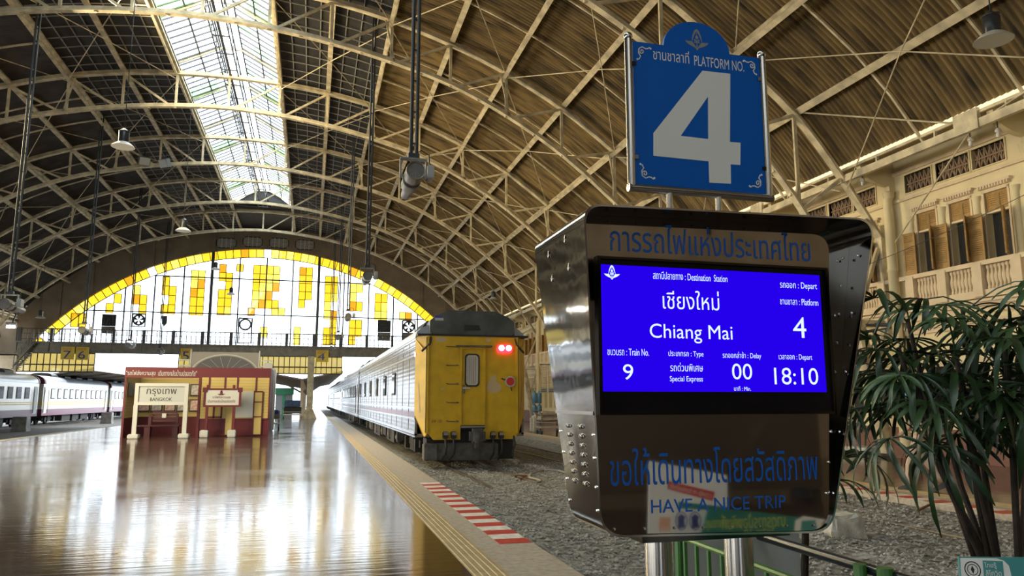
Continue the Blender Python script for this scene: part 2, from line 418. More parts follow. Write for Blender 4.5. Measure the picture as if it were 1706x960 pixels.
# ------------------------------------------------------------------ lettering
_TXT = {}
def glyph_tris(body, bold=0.0):
    key = (body, bold)
    if key in _TXT: return _TXT[key]
    cu = bpy.data.curves.new('txt', 'FONT'); cu.body = body; cu.size = 1.0; cu.resolution_u = 3
    cu.offset = bold
    ob = bpy.data.objects.new('txt', cu); COL.objects.link(ob)
    dg = bpy.context.evaluated_depsgraph_get()
    c2 = ob.to_curve(dg)
    polys = []
    for sp in c2.splines:
        pts = []
        if sp.type == 'BEZIER':
            bp = sp.bezier_points; n = len(bp)
            for i in range(n):
                a, b = bp[i], bp[(i + 1) % n]
                p0, p1, p2, p3 = a.co, a.handle_right, b.handle_left, b.co
                st = 1 if (abs((p1 - p0).cross(p3 - p0).z) < 1e-6 and abs((p2 - p0).cross(p3 - p0).z) < 1e-6) else 4
                for k in range(st):
                    t = k / st; q = (1 - t)
                    p = p0 * q ** 3 + p1 * 3 * q * q * t + p2 * 3 * q * t * t + p3 * t ** 3
                    pts.append((p.x, p.y))
        else:
            pts = [(p.co[0], p.co[1]) for p in sp.points]
        cl = []
        for p in pts:
            if not cl or (abs(p[0] - cl[-1][0]) + abs(p[1] - cl[-1][1])) > 1e-4: cl.append(p)
        if len(cl) > 2: polys.append(np.array(cl))
    ob.to_curve_clear(); bpy.data.objects.remove(ob); bpy.data.curves.remove(cu)
    # group overlapping contours by x-range, triangulate each group and keep the nonzero-winding triangles
    polys.sort(key=lambda p: p[:, 0].min())
    groups = []
    for p in polys:
        if groups and p[:, 0].min() < groups[-1][1]:
            groups[-1][0].append(p); groups[-1][1] = max(groups[-1][1], p[:, 0].max())
        else: groups.append([[p], p[:, 0].max()])
    V = []; T = []
    for ps, _ in groups:
        vs = []; es = []
        for p in ps:
            o = len(vs); n = len(p); vs += [Vector((float(x), float(y))) for x, y in p]; es += [(o + i, o + (i + 1) % n) for i in range(n)]
        r = delaunay_2d_cdt(vs, es, [], 0, 1e-5)
        ov, of = r[0], r[2]
        A = np.concatenate(ps); B = np.concatenate([np.roll(p, -1, 0) for p in ps])
        base = len(V); V += [(v.x, v.y) for v in ov]
        for f in of:
            c = sum((ov[i] for i in f), Vector((0, 0))) / len(f)
            up = (A[:, 1] <= c.y) & (B[:, 1] > c.y); dn = (A[:, 1] > c.y) & (B[:, 1] <= c.y)
            cr = (B[:, 0] - A[:, 0]) * (c.y - A[:, 1]) - (c.x - A[:, 0]) * (B[:, 1] - A[:, 1])
            if int((up & (cr > 0)).sum()) - int((dn & (cr < 0)).sum()) != 0: T.append(tuple(base + i for i in f))
    V = np.array(V); used = sorted({i for t in T for i in t}); lo = V[used].min(0); hi = V[used].max(0)
    _TXT[key] = (V, T, lo, hi); return _TXT[key]
def text_box(mb, body, x0, x1, z0, z1, place, bold=0.0, keep=False):
    """fit the ink of `body` into the box; place(a, b) -> point"""
    V, T, lo, hi = glyph_tris(body, bold)
    sx = (x1 - x0) / (hi[0] - lo[0]); sz = (z1 - z0) / (hi[1] - lo[1])
    if keep: sz = abs(sx); 
    mb.add([place(x0 + (v[0] - lo[0]) * sx, z0 + (v[1] - lo[1]) * sz) for v in V], T)
def textpx(mb, body, u0, u1, v0, v1, y, bold=0.0):
    """lettering on the plane facing the camera side (-Y) at depth y, spanning the given picture box"""
    vm = (v0 + v1) / 2; um = (u0 + u1) / 2
    text_box(mb, body, aty(u0, vm, y).x, aty(u1, vm, y).x, aty(um, v1, y).z, aty(um, v0, y).z, lambda a, b: (a, y, b), bold)
def disc(mb, cx, cz, r, y, n=20, rz=None):
    mb.add([(cx + r * math.cos(2 * math.pi * k / n), y, cz + (rz or r) * math.sin(2 * math.pi * k / n)) for k in range(n)], [tuple(range(n))])
def polyf(mb, pts, y):
    mb.add([(a, y, b) for a, b in pts], [tuple(range(len(pts)))])

# ================================================================== THE SETTING
XC = -4.05                 # middle of the hall
YEND = 65.0                # far end wall
YBACK = -12.0
BAY = 8.24
TR_Y = [16.9 + BAY * k for k in range(-3, 6)]
_UP = [(0, 15.72), (2.15, 15.64), (4.25, 15.43), (6.35, 15.02), (8.5, 14.38), (10.6, 13.53), (12.75, 12.37), (14.85, 10.87), (16.73, 9.36), (18.14, 7.65), (19.3, 5.95)]
_LO = [(0, 14.27), (2.15, 14.15), (4.25, 13.88), (6.35, 13.45), (8.5, 12.83), (10.6, 11.88), (12.75, 10.56), (14.85, 8.85), (16.0, 7.7), (16.95, 6.4), (17.8, 4.9), (18.42, 3.45), (18.95, 1.2), (19.1, 0.1)]
def zu(dx): dx = abs(dx); return float(np.interp(dx, [p[0] for p in _UPS], [p[1] for p in _UPS]))
def zl(dx): dx = abs(dx); return float(np.interp(dx, [p[0] for p in _LOS], [p[1] for p in _LOS]))
def smooth_curve(P, sub=4):
    out = []
    for i in range(len(P) - 1):
        p0 = P[i - 1] if i else (-P[1][0], P[1][1]); p1, p2 = P[i], P[i + 1]; p3 = P[i + 2] if i + 2 < len(P) else P[i + 1]
        for k in range(sub):
            t = k / sub
            out.append(tuple(0.5 * (2 * b + (c - a) * t + (2 * a - 5 * b + 4 * c - d) * t * t + (3 * b - a - 3 * c + d) * t ** 3) for a, b, c, d in zip(p0, p1, p2, p3)))
    out.append(P[-1]); return out
_UPS = smooth_curve(_UP); _LOS = smooth_curve(_LO)

# ---- floors
EDGE = 2.34; REDGE = 8.95; LEDGE = -11.4; YGAP = 3.9
f = MB(); f.box(LEDGE + 0.42, EDGE - 0.93, YBACK, 150, -0.6, 0.0)
struct(f.build('floor', 'tilefloor', org=(0, 0, 0)))
f = MB(); f.box(EDGE, 15.4, YBACK, YGAP, -0.6, 0.0); struct(f.build('floor_front', 'tilefloor', org=(0, 0, 0)))
f = MB(); f.box(REDGE + 0.92, 15.6, YGAP, YEND + 40, -0.6, 0.0); struct(f.build('floor_right', 'tilefloor', org=(0, 0, 0)))
f = MB(); f.box(EDGE - 0.62, EDGE, YBACK, 150, -0.6, 0.0)
struct(f.build('trim_1', 'kerb', org=(0, 0, 0)))
f = MB(); f.box(LEDGE, LEDGE + 0.42, YBACK, 150, -0.6, 0.005); struct(f.build('trim_2', 'kerb2', org=(0, 0, 0)))
f = MB(); f.box(REDGE, REDGE + 0.62, YGAP, YEND + 40, -0.6, 0.0); struct(f.build('trim_3', 'kerb', org=(0, 0, 0)))
def tactile(x0, x1, y0, y1):
    m = MB(); m.box(x0, x1, y0, y1, -0.6, 0.002)
    n = 5; w_ = (x1 - x0) / n
    for i in range(n):
        a = x0 + i * w_ + 0.012
        m.prism([(a, 0.0), (a + 0.008, 0.008), (a + w_ - 0.032, 0.008), (a + w_ - 0.024, 0.0)], y0, y1)
    return m
struct(tactile(EDGE - 0.93, EDGE - 0.62, YBACK, 150).build('trim_4', 'tactile', org=(0, 0, 0)))
struct(tactile(REDGE + 0.62, REDGE + 0.92, YGAP, YEND + 40).build('trim_5', 'tactile', org=(0, 0, 0)))
# red and white painted edge
for nm, x0, x1, ya, n in (('trim_6', EDGE - 0.36, EDGE - 0.005, 7.85, 22), ('trim_7', REDGE + 0.005, REDGE + 0.36, 7.0, 60)):
    r = MB(); wv = MB()
    for i in range(n):
        (r if i % 2 == 0 else wv).box(x0, x1, ya + i * 0.275, ya + (i + 1) * 0.275, -0.05, 0.003)
    a = struct(r.build(nm, 'redpaint', org=(0, 0, 0)))
    wv.build('white_band', 'whitepaint', a)
# track beds
gb = MB()
nx, ny = 56, 210
xs = np.linspace(EDGE, REDGE, nx); ys = np.concatenate([np.linspace(YGAP, 24, 150), np.linspace(24.5, 150, ny - 150)])
rng = np.random.RandomState(3)
coarse = rng.rand(40, 120)
def gz(x, y):
    i = (x - EDGE) / (REDGE - EDGE) * 22; j = (y % 60) * 1.9
    i0, j0 = int(i), int(j); a, b = i - i0, j - j0
    c = coarse[i0 % 40, j0 % 120] * (1 - a) * (1 - b) + coarse[(i0 + 1) % 40, j0 % 120] * a * (1 - b) + coarse[i0 % 40, (j0 + 1) % 120] * (1 - a) * b + coarse[(i0 + 1) % 40, (j0 + 1) % 120] * a * b
    e = min(x - EDGE, REDGE - x)
    mid = max(0, 1 - abs(x - (EDGE + REDGE) / 2) / 1.2)
    return -0.245 + 0.08 * max(0, min(1, (15.5 - y) / 4)) * (1 if x < 6 else .4) + c * 0.06 + 0.10 * max(0, 1 - e / 0.7) + 0.05 * mid
vs = [(x, y, gz(x, y) + (rng.rand() - 0.5) * 0.018) for y in ys for x in xs]
fs = [(j * nx + i, j * nx + i + 1, (j + 1) * nx + i + 1, (j + 1) * nx + i) for j in range(ny - 1) for i in range(nx - 1)]
gb.add(vs, fs)
struct(gb.build('floor_trackbed', 'ground', org=(0, 0, 0)))
st = MB()
for i in range(21000):
    y = YGAP + 0.1 + 17 * rng.rand() ** 1.5; x = EDGE + 0.02 + (REDGE - EDGE - 0.04) * rng.rand(); s = 0.010 + 0.017 * rng.rand()
    if rng.rand() < 0.04: s *= 1.7
    z = gz(x, y) + s * 0.3
    a = rng.rand() * 6.28; ca, sa = math.cos(a), math.sin(a); P = [(1, 0, 0), (0, 1, 0), (-1, 0, 0), (0, -1, 0), (0.1, 0.1, 0.75), (0, 0, -0.6)]
    k = 0.6 + 0.8 * rng.rand()
    st.add([(x + s * (px * k * ca - py * sa), y + s * (px * k * sa + py * ca), z + s * pz) for px, py, pz in P],
           [(0, 1, 4), (1, 2, 4), (2, 3, 4), (3, 0, 4), (1, 0, 5), (2, 1, 5), (3, 2, 5), (0, 3, 5)])
tag(st.build('ballast_stones', 'stone', org=(0, 0, 0)), 'loose grey ballast stones spread over the track bed beside the platform', 'gravel', kind='stuff')
g = MB(); g.box(-24, LEDGE, YBACK, 150, -0.75, -0.55); struct(g.build('floor_left', 'ground_dark', org=(0, 0, 0)))
g = MB(); g.box(-90, 90, YEND + 0.5, 260, -0.9, -0.62); struct(g.build('floor_outside', 'ground', org=(0, 0, 0)))

# ---- roof skin: corrugated sheets on both slopes
def profile(d0, d1, n, off):
    out = []
    for i in range(n):
        d = d0 + (d1 - d0) * i / (n - 1); e = 0.05
        t = Vector((2 * e, 0, zu(d + e) - zu(d - e))).normalized(); nn = Vector((-t.z, 0, t.x))
        out.append((d, zu(d), nn, off))
    return out
def corrugated(side, y0, y1, period, per, name):
    pr = profile(6.2, 18.0, 26, 0.34)
    ny = int((y1 - y0) / period * per) + 1
    V = []; F = []
    for j in range(ny):
        y = y0 + j * period / per; wv = 0.085 * (1 - abs(math.sin(math.pi * j / per)))
        for d, z, nn, off in pr:
            V.append((XC + side * (d + nn.x * (off + wv)), y, z + nn.z * (off + wv)))
    n = len(pr)
    for j in range(ny - 1):
        for i in range(n - 1):
            F.append((j * n + i, j * n + i + 1, (j + 1) * n + i + 1, (j + 1) * n + i))
    m = MB(); m.add(V, F)
    o = struct(m.build(name, 'corrugated' if side > 0 else 'shaded_sheet', org=(0, 0, 0), smooth=False))
    for p in o.data.polygons: p.use_smooth = True
corrugated(1, YBACK, YEND + 0.4, 0.158, 8, 'ceiling_right')
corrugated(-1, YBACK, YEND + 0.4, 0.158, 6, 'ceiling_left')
# dark boarded strips either side of the lantern
for side, nm in ((1, 'ceiling_right_boards'), (-1, 'ceiling_left_boards')):
    m = MB(); pr = profile(2.1, 6.45, 8, 0.34)
    for a, b in zip(pr[:-1], pr[1:]):
        pa = (XC + side * a[0], a[1] + 0.34); pb = (XC + side * b[0], b[1] + 0.34)
        m.prism([pa, pb, (pb[0], pb[1] + 0.06), (pa[0], pa[1] + 0.06)], YBACK, YEND + 0.4)
    o = struct(m.build(nm, 'dark_board', org=(0, 0, 0)))
    l = MB()
    for k in range(0, 94):
        y = YBACK + 0.4 + k * 0.824
        if min(abs(y - t) for t in TR_Y) < 0.15: continue
        l.strip([(XC + side * d, y, zu(d) + 0.26) for d in (2.2, 3.3, 4.3, 5.3, 6.3)], 0.03, 0.035)
    l.build('cross_lath', 'lath', o)
    l = MB()
    for d in (2.75, 3.3, 3.85, 4.8, 5.35, 5.9):  # pale bars standing in for light through gaps in the boards
        l.bar((XC + side * d, YBACK, zu(d) + 0.30), (XC + side * d, YEND, zu(d) + 0.31), 0.04, 0.04, up=(0.1 * side, 0, 1))
    l.build('light_gap_bar', 'lath', o)

# ---- raised glazed lantern along the ridge
LY1 = 57.0
sk = MB()
def lan(d): # lantern profile
    return 16.28 + (0.92) * (1 - max(0, abs(d) - 0.45) / 1.75)
pw = MB(); pg = MB(); bars = MB(); frm = MB()
k = 0; y = YBACK
while y < LY1 - 0.1:
    y2 = min(y + 0.515, LY1)
    for side in (-1, 1):
        for a, b in ((0.45, 1.0), (1.0, 1.6), (1.6, 2.2)):
            green = (k % 16 in (14, 15) and a > 0.5) or (side > 0 and (k * 7 + int(a * 10)) % 9 == 0)
            (pg if green else pw).quad((XC + side * a, y, lan(a)), (XC + side * b, y, lan(b)), (XC + side * b, y2, lan(b)), (XC + side * a, y2, lan(a)))
        bars.bar((XC + side * 0.45, y, lan(0.45) - 0.03), (XC + side * 2.2, y, lan(2.2) - 0.03), 0.05, 0.06)
    pw.quad((XC - 0.45, y, lan(0)), (XC + 0.45, y, lan(0)), (XC + 0.45, y2, lan(0)), (XC - 0.45, y2, lan(0)))
    y = y2; k += 1
for d in (-2.2, -1.3, -0.45, 0.45, 1.3, 2.2):
    bars.bar((XC + d, YBACK, lan(d) - 0.05), (XC + d, LY1, lan(d) - 0.05), 0.06, 0.07)
for t in TR_Y[:-1] + [56.9]:
    for yy in (t, t + BAY / 2):
        if yy > LY1: continue
        frm.strip([(XC - 2.15, yy, 15.7), (XC - 2.15, yy, lan(2.2) - 0.1), (XC - 0.45, yy, lan(0) - 0.1), (XC + 0.45, yy, lan(0) - 0.1), (XC + 2.15, yy, lan(2.2) - 0.1), (XC + 2.15, yy, 15.7)], 0.08, 0.10)
for side in (-1, 1):   # upstands
    frm.box(XC + side * 2.2 - 0.04, XC + side * 2.2 + 0.04, YBACK, LY1, 15.6, 15.98)
    frm.bar((XC + side * 2.2, YBACK, 16.2), (XC + side * 2.2, LY1, 16.2), 0.08, 0.1)
sk_o = struct(pw.build('window_2', 'skyglass', org=(XC, 0, 15.6)))
pg.build('green_sheet', 'greenglass', sk_o); bars.build('glazing_bar', 'bridge_dark', sk_o); frm.build('lantern_frame', 'cream_steel', sk_o)
m = MB(); m.box(XC - 2.2, XC + 2.2, LY1, YEND + 0.3, 15.95, 16.05); m.prism([(XC - 2.2, 15.95), (XC + 2.2, 15.95), (XC + 0.45, 17.2), (XC - 0.45, 17.2)], LY1, LY1 + 0.08)
struct(m.build('ceiling_ridge', 'dark_board', org=(0, 0, 0)))

# ridge catwalk of lattice girders
cw = thing('ridge_catwalk', 'dark narrow lattice catwalk hung under the bright roof lantern', 'catwalk', (XC, 20, 15.9))
for sx in (-0.3, 0.35):
    m = MB()
    for zz in (15.85, 16.35): m.bar((XC + sx, YBACK, zz), (XC + sx, LY1, zz), 0.05, 0.07)
    y = YBACK; i = 0
    while y < LY1 - 1:
        m.bar((XC + sx, y, 15.85 + (i % 2) * 0.5), (XC + sx, y + 0.8, 16.35 - (i % 2) * 0.5), 0.03); y += 0.8; i += 1
    m.build('lattice_girder', 'dark_steel', cw)
m = MB(); y = YBACK
while y < LY1: m.box(XC - 0.3, XC + 0.35, y, y + 0.06, 15.84, 15.88); y += 1.6
m.box(XC - 0.03, XC + 0.08, YBACK, LY1, 15.83, 15.85); m.build('cross_tie', 'dark_steel', cw)

# ---- roof trusses
NODES = [0, 2.15, 4.25, 6.35, 8.5, 10.6, 12.75, 14.85, 16.73]
def make_truss(y, label):
    t = thing('roof_truss', label, 'roof truss', (XC, y, 0), 'arched roof trusses')
    up = [(XC + d, y, z) for d, z in _UPS]; lo = [(XC + d, y, z) for d, z in _LOS]
    mu = [(2 * XC - a, b, c) for a, b, c in up[:0:-1]]; ml = [(2 * XC - a, b, c) for a, b, c in lo[:0:-1]]
    m = MB()
    m.strip(mu + up, 0.24, 0.05); m.strip([(a, b, c + 0.10) for a, b, c in mu + up], 0.05, 0.17); m.build('upper_chord', 'cream_steel', t)
    m = MB(); m.strip(ml + lo, 0.22, 0.05); m.strip([(a, b, c + 0.09) for a, b, c in ml + lo], 0.05, 0.15)
    for d, z in _LOS[2:-6:2]:
        for s in (1, -1): m.box(XC + s * d - 0.05, XC + s * d + 0.05, y - 0.05, y + 0.05, z - 0.06, z + 0.02)
    m.build('lower_chord', 'cream_steel', t)
    def P(d, z): return (XC + d, y, z)
    for s in (1, -1):
        for i, d in enumerate(NODES):
            if d == 0 and s < 0: continue
            m = MB(); m.bar(P(s * d, zl(d)), P(s * d, zu(d)), 0.10, 0.07, up=(0, 1, 0)); m.build('strut', 'cream_steel', t)
            if i in (3, 5, 7):
                m = MB(); m.bar(P(s * (d + 0.12), zl(d)), P(s * (d - 0.22), zu(d)), 0.06, 0.05, up=(0, 1, 0)); m.build('purlin_strut', 'cream_steel', t)
            if i < len(NODES) - 1:
                e = NODES[i + 1]
                m = MB(); m.bar(P(s * (d + 0.15), zl(d + 0.15)), P(s * (e - 0.05), zu(e) - 0.03), 0.09, 0.07, up=(0, 1, 0)); m.build('brace', 'cream_steel', t)
        # foot: last web members, leg and ties to the wall
        for a, b in ((P(s * 16.8, zl(16.8)), P(s * 18.1, 7.6)), (P(s * 17.4, zl(17.4)), P(s * 18.9, 6.5)), (P(s * 18.3, 3.62), P(s * 19.3, 3.62)), (P(s * 19.28, 3.5), P(s * 18.72, 1.9)), (P(s * 18.35, 3.7), P(s * 19.2, 5.7))):
            m = MB(); m.bar(a, b, 0.10, 0.09, up=(0, 1, 0)); m.build('brace', 'cream_steel', t)
        m = MB(); m.bar(P(s * 19.3, 6.0), P(s * 19.3, 3.3), 0.16, 0.26, up=(0, 1, 0)); m.build('wall_leg', 'cream_steel', t)
        m = MB(); m.bar(P(s * 18.38, 3.55), P(s * 19.02, 0.12), 0.26, 0.22, up=(0, 1, 0)); m.build('foot', 'cream_steel', t)
    return t
n_tr = len(TR_Y)
proto_truss = None
for i, y in enumerate(reversed(TR_Y)):
    lab = 'cream steel arched roof truss %s the far end wall' % ('nearest' if i == 0 else ORD[i] + ' from')
    if proto_truss is None: proto_truss = make_truss(y, lab)
    else: copy_tree(proto_truss, (XC, y, 0), lab)

# ---- purlins
def nrm(d, s):
    e = 0.1; t = Vector((2 * e, 0, zu(d + e) - zu(d - e))).normalized(); return Vector((-t.z * s, 0, t.x))
names = {2.15: 'beside the lantern', 4.25: 'under the dark boards', 6.35: 'at the edge of the dark boards', 8.5: 'first below the dark boards', 10.6: 'second below the dark boards', 12.75: 'third below the dark boards', 14.85: 'fourth below the dark boards', 16.73: 'lowest above the eave beam'}
for s in (1, -1):
    for d in names:
        n = nrm(d, s); c = Vector((XC + s * d, 0, zu(d)))
        a = lambda y, off: c + n * off + Vector((0, y, 0))
        lat = d in (6.35, 10.6, 14.85)
        side = 'right' if s > 0 else 'left'
        if lat:
            t = thing('lattice_purlin', 'long lattice purlin %s on the %s roof slope' % (names[d], side), 'purlin', (c.x, 20, c.z), 'roof purlins')
            m = MB(); m.bar(a(YBACK, 0.20), a(YEND - 0.06, 0.20), 0.16, 0.12, up=n); m.build('top_chord', 'cream_steel', t)
            m = MB(); m.bar(a(YBACK, -0.22), a(YEND - 0.06, -0.22), 0.14, 0.07, up=n); m.build('bottom_chord', 'cream_steel', t)
            m = MB(); y = YBACK; i = 0
            while y < YEND - 0.6:
                m.bar(a(y, -0.2 if i % 2 else 0.16), a(y + 0.69, 0.16 if i % 2 else -0.2), 0.05, 0.03, up=n); y += 0.69; i += 1
            m.build('lacing', 'cream_steel', t)
        else:
            m = MB(); m.bar(a(YBACK, 0.19), a(YEND - 0.06, 0.19), 0.11, 0.22, up=n)
            m.bar(a(YBACK, 0.09), a(YEND - 0.06, 0.09), 0.2, 0.03, up=n)
            tag(m.build('purlin', 'cream_steel'), 'long plain purlin %s on the %s roof slope' % (names[d], side), 'purlin', 'roof purlins')
    # eave beam with bracket plates
    c = Vector((XC + s * 18.22, 0, 7.62))
    t = thing('eave_beam', 'cream double eave beam along the foot of the %s roof slope' % ('right' if s > 0 else 'left'), 'beam', (c.x, 20, c.z))
    m = MB(); m.bar(c + Vector((0, YBACK, 0.0)), c + Vector((0, YEND, 0.0)), 0.10, 0.2); m.build('lower_flange', 'cream_steel', t)
    m = MB(); m.bar(c + Vector((s * 0.02, YBACK, 0.27)), c + Vector((s * 0.02, YEND, 0.27)), 0.06, 0.07); m.build('upper_rod', 'cream_steel', t)
    for k in range(40):
        m = MB(); y = YBACK + 1 + k * 1.9; m.bar(c + Vector((0, y, 0.05)), c + Vector((s * 0.02, y, 0.27)), 0.07, 0.04); m.build('spacer', 'cream_steel', t)
    for yy in [TR_Y[i] - BAY / 2 for i in range(2, 6)]:
        m = MB(); m.box(c.x - 0.08, c.x + 0.02, yy - 0.32, yy + 0.32, 7.5, 7.98); m.build('gusset_plate', 'cream_steel', t)

# light rafters between the purlins, two to a bay, and diagonal rods
for s in (1, -1):
    side = 'right' if s > 0 else 'left'
    for k in range(2, 9):
        y0 = TR_Y[k] - BAY
        bay = ('in the bay %s the far end' % ('nearest' if k == 8 else ORD[8 - k] + ' from'))
        t = thing('roof_rafters', 'thin cream rafters under the %s corrugated sheets %s' % (side, bay), 'rafter', (XC + s * 12, y0 + BAY / 2, 12), 'light roof rafters')
        for q in (1, 2):
            y = y0 + BAY * q / 3
            m = MB(); m.strip([(XC + s * d + nrm(d, s).x * 0.22, y, zu(d) + nrm(d, s).z * 0.22) for d in np.linspace(6.4, 18.2, 14)], 0.06, 0.06); m.build('rafter', 'cream_steel', t)
        t = thing('wind_bracing', 'crossed bracing rods under the %s slope %s' % (side, bay), 'bracing', (XC + s * 12, y0 + BAY / 2, 12.2), 'wind bracing rods')
        for a, b in ((2.2, 6.35), (6.35, 10.6), (10.6, 14.85), (14.85, 18.2)):
            za = zu(a) - 0.25; zb = zu(b) - 0.25
            for ya, yb in ((y0 + 0.15, y0 + BAY - 0.15), (y0 + BAY - 0.15, y0 + 0.15)):
                m = MB(); m.tube([(XC + s * a, ya, za), (XC + s * (a + b) / 2, (ya + yb) / 2, zu((a + b) / 2) - 0.3), (XC + s * b, yb, zb)], 0.018, 5); m.build('rod', 'cream_steel', t)

# ---- far end wall: gable with arched opening
RA, ZA = 21.67, -7.43
SILL = 5.95
def arc(R, z0, n=64):
    a0 = math.asin((z0 - ZA) / R); return [(XC + R * math.cos(a), ZA + R * math.sin(a)) for a in np.linspace(math.pi - a0, a0, n)]
inner = arc(RA, SILL)
outer = []
for (x, z) in inner:
    dx = x - XC
    outer.append((XC + dx * 19.4 / (inner[-1][0] - XC), 0))
outer = [(x, zu(x - XC) + 0.38) for x, _ in outer]
m = MB(); n = len(inner)
V = [(x, YEND, z) for x, z in inner] + [(x, YEND, z) for x, z in outer] + [(x, YEND + 0.35, z) for x, z in inner] + [(x, YEND + 0.35, z) for x, z in outer]
F = []
for i in range(n - 1):
    F += [(i, i + 1, n + i + 1, n + i), (2 * n + i, 3 * n + i, 3 * n + i + 1, 2 * n + i + 1), (i, 2 * n + i, 2 * n + i + 1, i + 1)]
m.add(V, F)
for s in (-1, 1):
    x0 = XC + s * (inner[-1][0] - XC); x1 = XC + s * 19.4
    m.box(min(x0, x1), max(x0, x1), YEND, YEND + 0.35, 4.9, SILL)
    x0 = XC + s * 17.7; x1 = XC + s * 19.4; m.box(min(x0, x1), max(x0, x1), YEND + 0.02, YEND + 0.33, 5.0, 9.2)
    x0 = XC + s * 19.2; x1 = XC + s * 26; m.box(min(x0, x1), max(x0, x1), YEND, YEND + 0.35, 3.0, 9.5)
for d in (-13.2, -8.9, -4.3, 4.3, 8.9, 13.2, 15.4, -15.4):
    z0 = ZA + math.sqrt(RA * RA - d * d); m.box(XC + d - 0.12, XC + d + 0.12, YEND - 0.12, YEND, z0, zu(d) + 0.2)
m.strip([(x, YEND - 0.02, z + 0.05) for x, z in inner], 0.14, 0.12)
gable = struct(m.build('wall_far', 'gable', org=(XC, YEND, 0)))
for i, u in enumerate((377, 421, 465, 508)):
    p = aty(u, 403 + (2 if i in (0, 2) else 0) + (5 if i == 3 else 0), YEND - 0.1)
    wdt, hgt = 0.78, 0.42
    o = [(p.x - wdt, p.z - hgt * .5), (p.x - wdt * .7, p.z - hgt), (p.x + wdt * .7, p.z - hgt), (p.x + wdt, p.z - hgt * .5), (p.x + wdt, p.z + hgt * .5), (p.x + wdt * .7, p.z + hgt), (p.x - wdt * .7, p.z + hgt), (p.x - wdt, p.z + hgt * .5)]
    t = thing('vent_grille', 'slatted eight-sided vent high in the gable, %s of four' % ('leftmost', 'second from left', 'third from left', 'rightmost')[i], 'vent', (p.x, YEND - 0.05, p.z - hgt), 'gable vents')
    a = MB(); a.prism(o, YEND - 0.05, YEND - 0.01); a.build('backing', 'lath', t)
    a = MB(); a.strip([(x, YEND - 0.06, z) for x, z in o + o[:1]], 0.06, 0.06)
    a.build('frame', 'dark_board', t)
    a = MB()
    for q in range(1, 8): a.box(p.x - wdt * .93, p.x + wdt * .93, YEND - 0.10, YEND - 0.06, p.z - hgt + q * hgt / 4 - 0.012, p.z - hgt + q * hgt / 4 + 0.012)
    for q in (-0.35, 0.0, 0.35): a.box(p.x + q - 0.03, p.x + q + 0.03, YEND - 0.11, YEND - 0.06, p.z - hgt, p.z + hgt)
    a.build('slats', 'whitepaint', t)  # slats and backing coloured pale to stand in for daylight through the vent

# arched window: clear glass, amber ring, amber columns, lead bars, mullions
RI = RA - 0.74
cl = MB(); glz = arc(RI, SILL, 72); cl.add([(x, YEND + 0.16, z) for x, z in glz], [tuple(range(len(glz)))])
win = struct(cl.build('window_1', 'clear', org=(XC, YEND, SILL)))
ring = [MB(), MB(), MB(), MB()]; lead = MB()
L = RA * 2 * (math.pi / 2 - math.asin((SILL - ZA) / RA)); nr = int(L / 0.62)
a0 = math.asin((SILL - ZA) / RA)
for i in range(nr):
    b0 = math.pi - a0 - (math.pi - 2 * a0) * i / nr; b1 = math.pi - a0 - (math.pi - 2 * a0) * (i + 1) / nr
    q = [(XC + R * math.cos(b), YEND + 0.15, ZA + R * math.sin(b)) for R, b in ((RI, b0), (RA, b0), (RA, b1), (RI, b1))]
    ring[(0, 2, 0, 0, 2, 1, 0, 3, 0, 2)[(i * 7 + i // 3) % 10]].quad(*q)
    lead.bar(q[0], q[1], 0.045, 0.05)
lead.strip([(x, YEND + 0.14, z) for x, z in glz], 0.05, 0.06)
BW = 2.15; rowh = 0.74; colw = BW / 4
z_t2 = aty(440, 525, YEND).z; z_t1 = aty(440, 466, YEND).z
def pane(u, v0, v1, cols, ws=None, zs=None):
    """amber panes: centre column u, picture rows v0..v1"""
    p = aty(u, (v0 + v1) / 2, YEND); x = XC + round((p.x - XC) / colw) * colw
    zt = aty(u, v0, YEND).z; zb = aty(u, v1, YEND).z
    k = max(1, round((zt - zb) / rowh)); h = (zt - zb) / k
    for r in range(k):
        for c in range(cols):
            if (r * 5 + c * 3 + int(u)) % 13 == 0: continue
            xa = x + (c - cols / 2) * colw; za = zb + r * h
            t = (0, 0, 2, 0, 1, 0, 0, 2)[(r * 3 + c * 5 + int(u / 7)) % 8]
            ring[t].quad((xa, YEND + 0.15, za), (xa + colw, YEND + 0.15, za), (xa + colw, YEND + 0.15, za + h), (xa, YEND + 0.15, za + h))
            for e in ((xa, za, xa + colw, za), (xa, za + h, xa + colw, za + h), (xa, za, xa, za + h), (xa + colw, za, xa + colw, za + h)):
                lead.bar((e[0], YEND + 0.13, e[1]), (e[2], YEND + 0.13, e[3]), 0.05, 0.04)
for a in ((192, 489, 505, 1), (179, 505, 521, 1), (234, 475, 523, 2), (281, 461, 523, 2), (326, 450, 525, 2), (375, 440, 525, 2), (441, 442, 514, 4), (420, 513, 526, 1), (462, 513, 526, 2),
          (504, 445, 513, 2), (549, 460, 575, 2), (590, 472, 518, 2), (630, 489, 533, 2), (671, 520, 533, 2), (135, 522, 545, 2), (497, 530, 575, 1), (595, 533, 575, 2), (443, 545, 562, 1), (400, 440, 452, 1)):
    pane(*a)
for i, nm in enumerate(('amber', 'amber2', 'amber3', 'clear')):
    if ring[i].f: ring[i].build('amber_panes' if i < 3 else 'clear_ring_panes', nm, win)
mul = MB()
for k in range(-8, 9):
    x = XC + k * BW; zt = ZA + math.sqrt(max(1, RI * RI - (k * BW) ** 2))
    if zt < SILL + 0.3: continue
    wd = 0.10
    if k in (-2, 2): continue
    mul.box(x - wd / 2, x + wd / 2, YEND + 0.05, YEND + 0.2, SILL, zt)
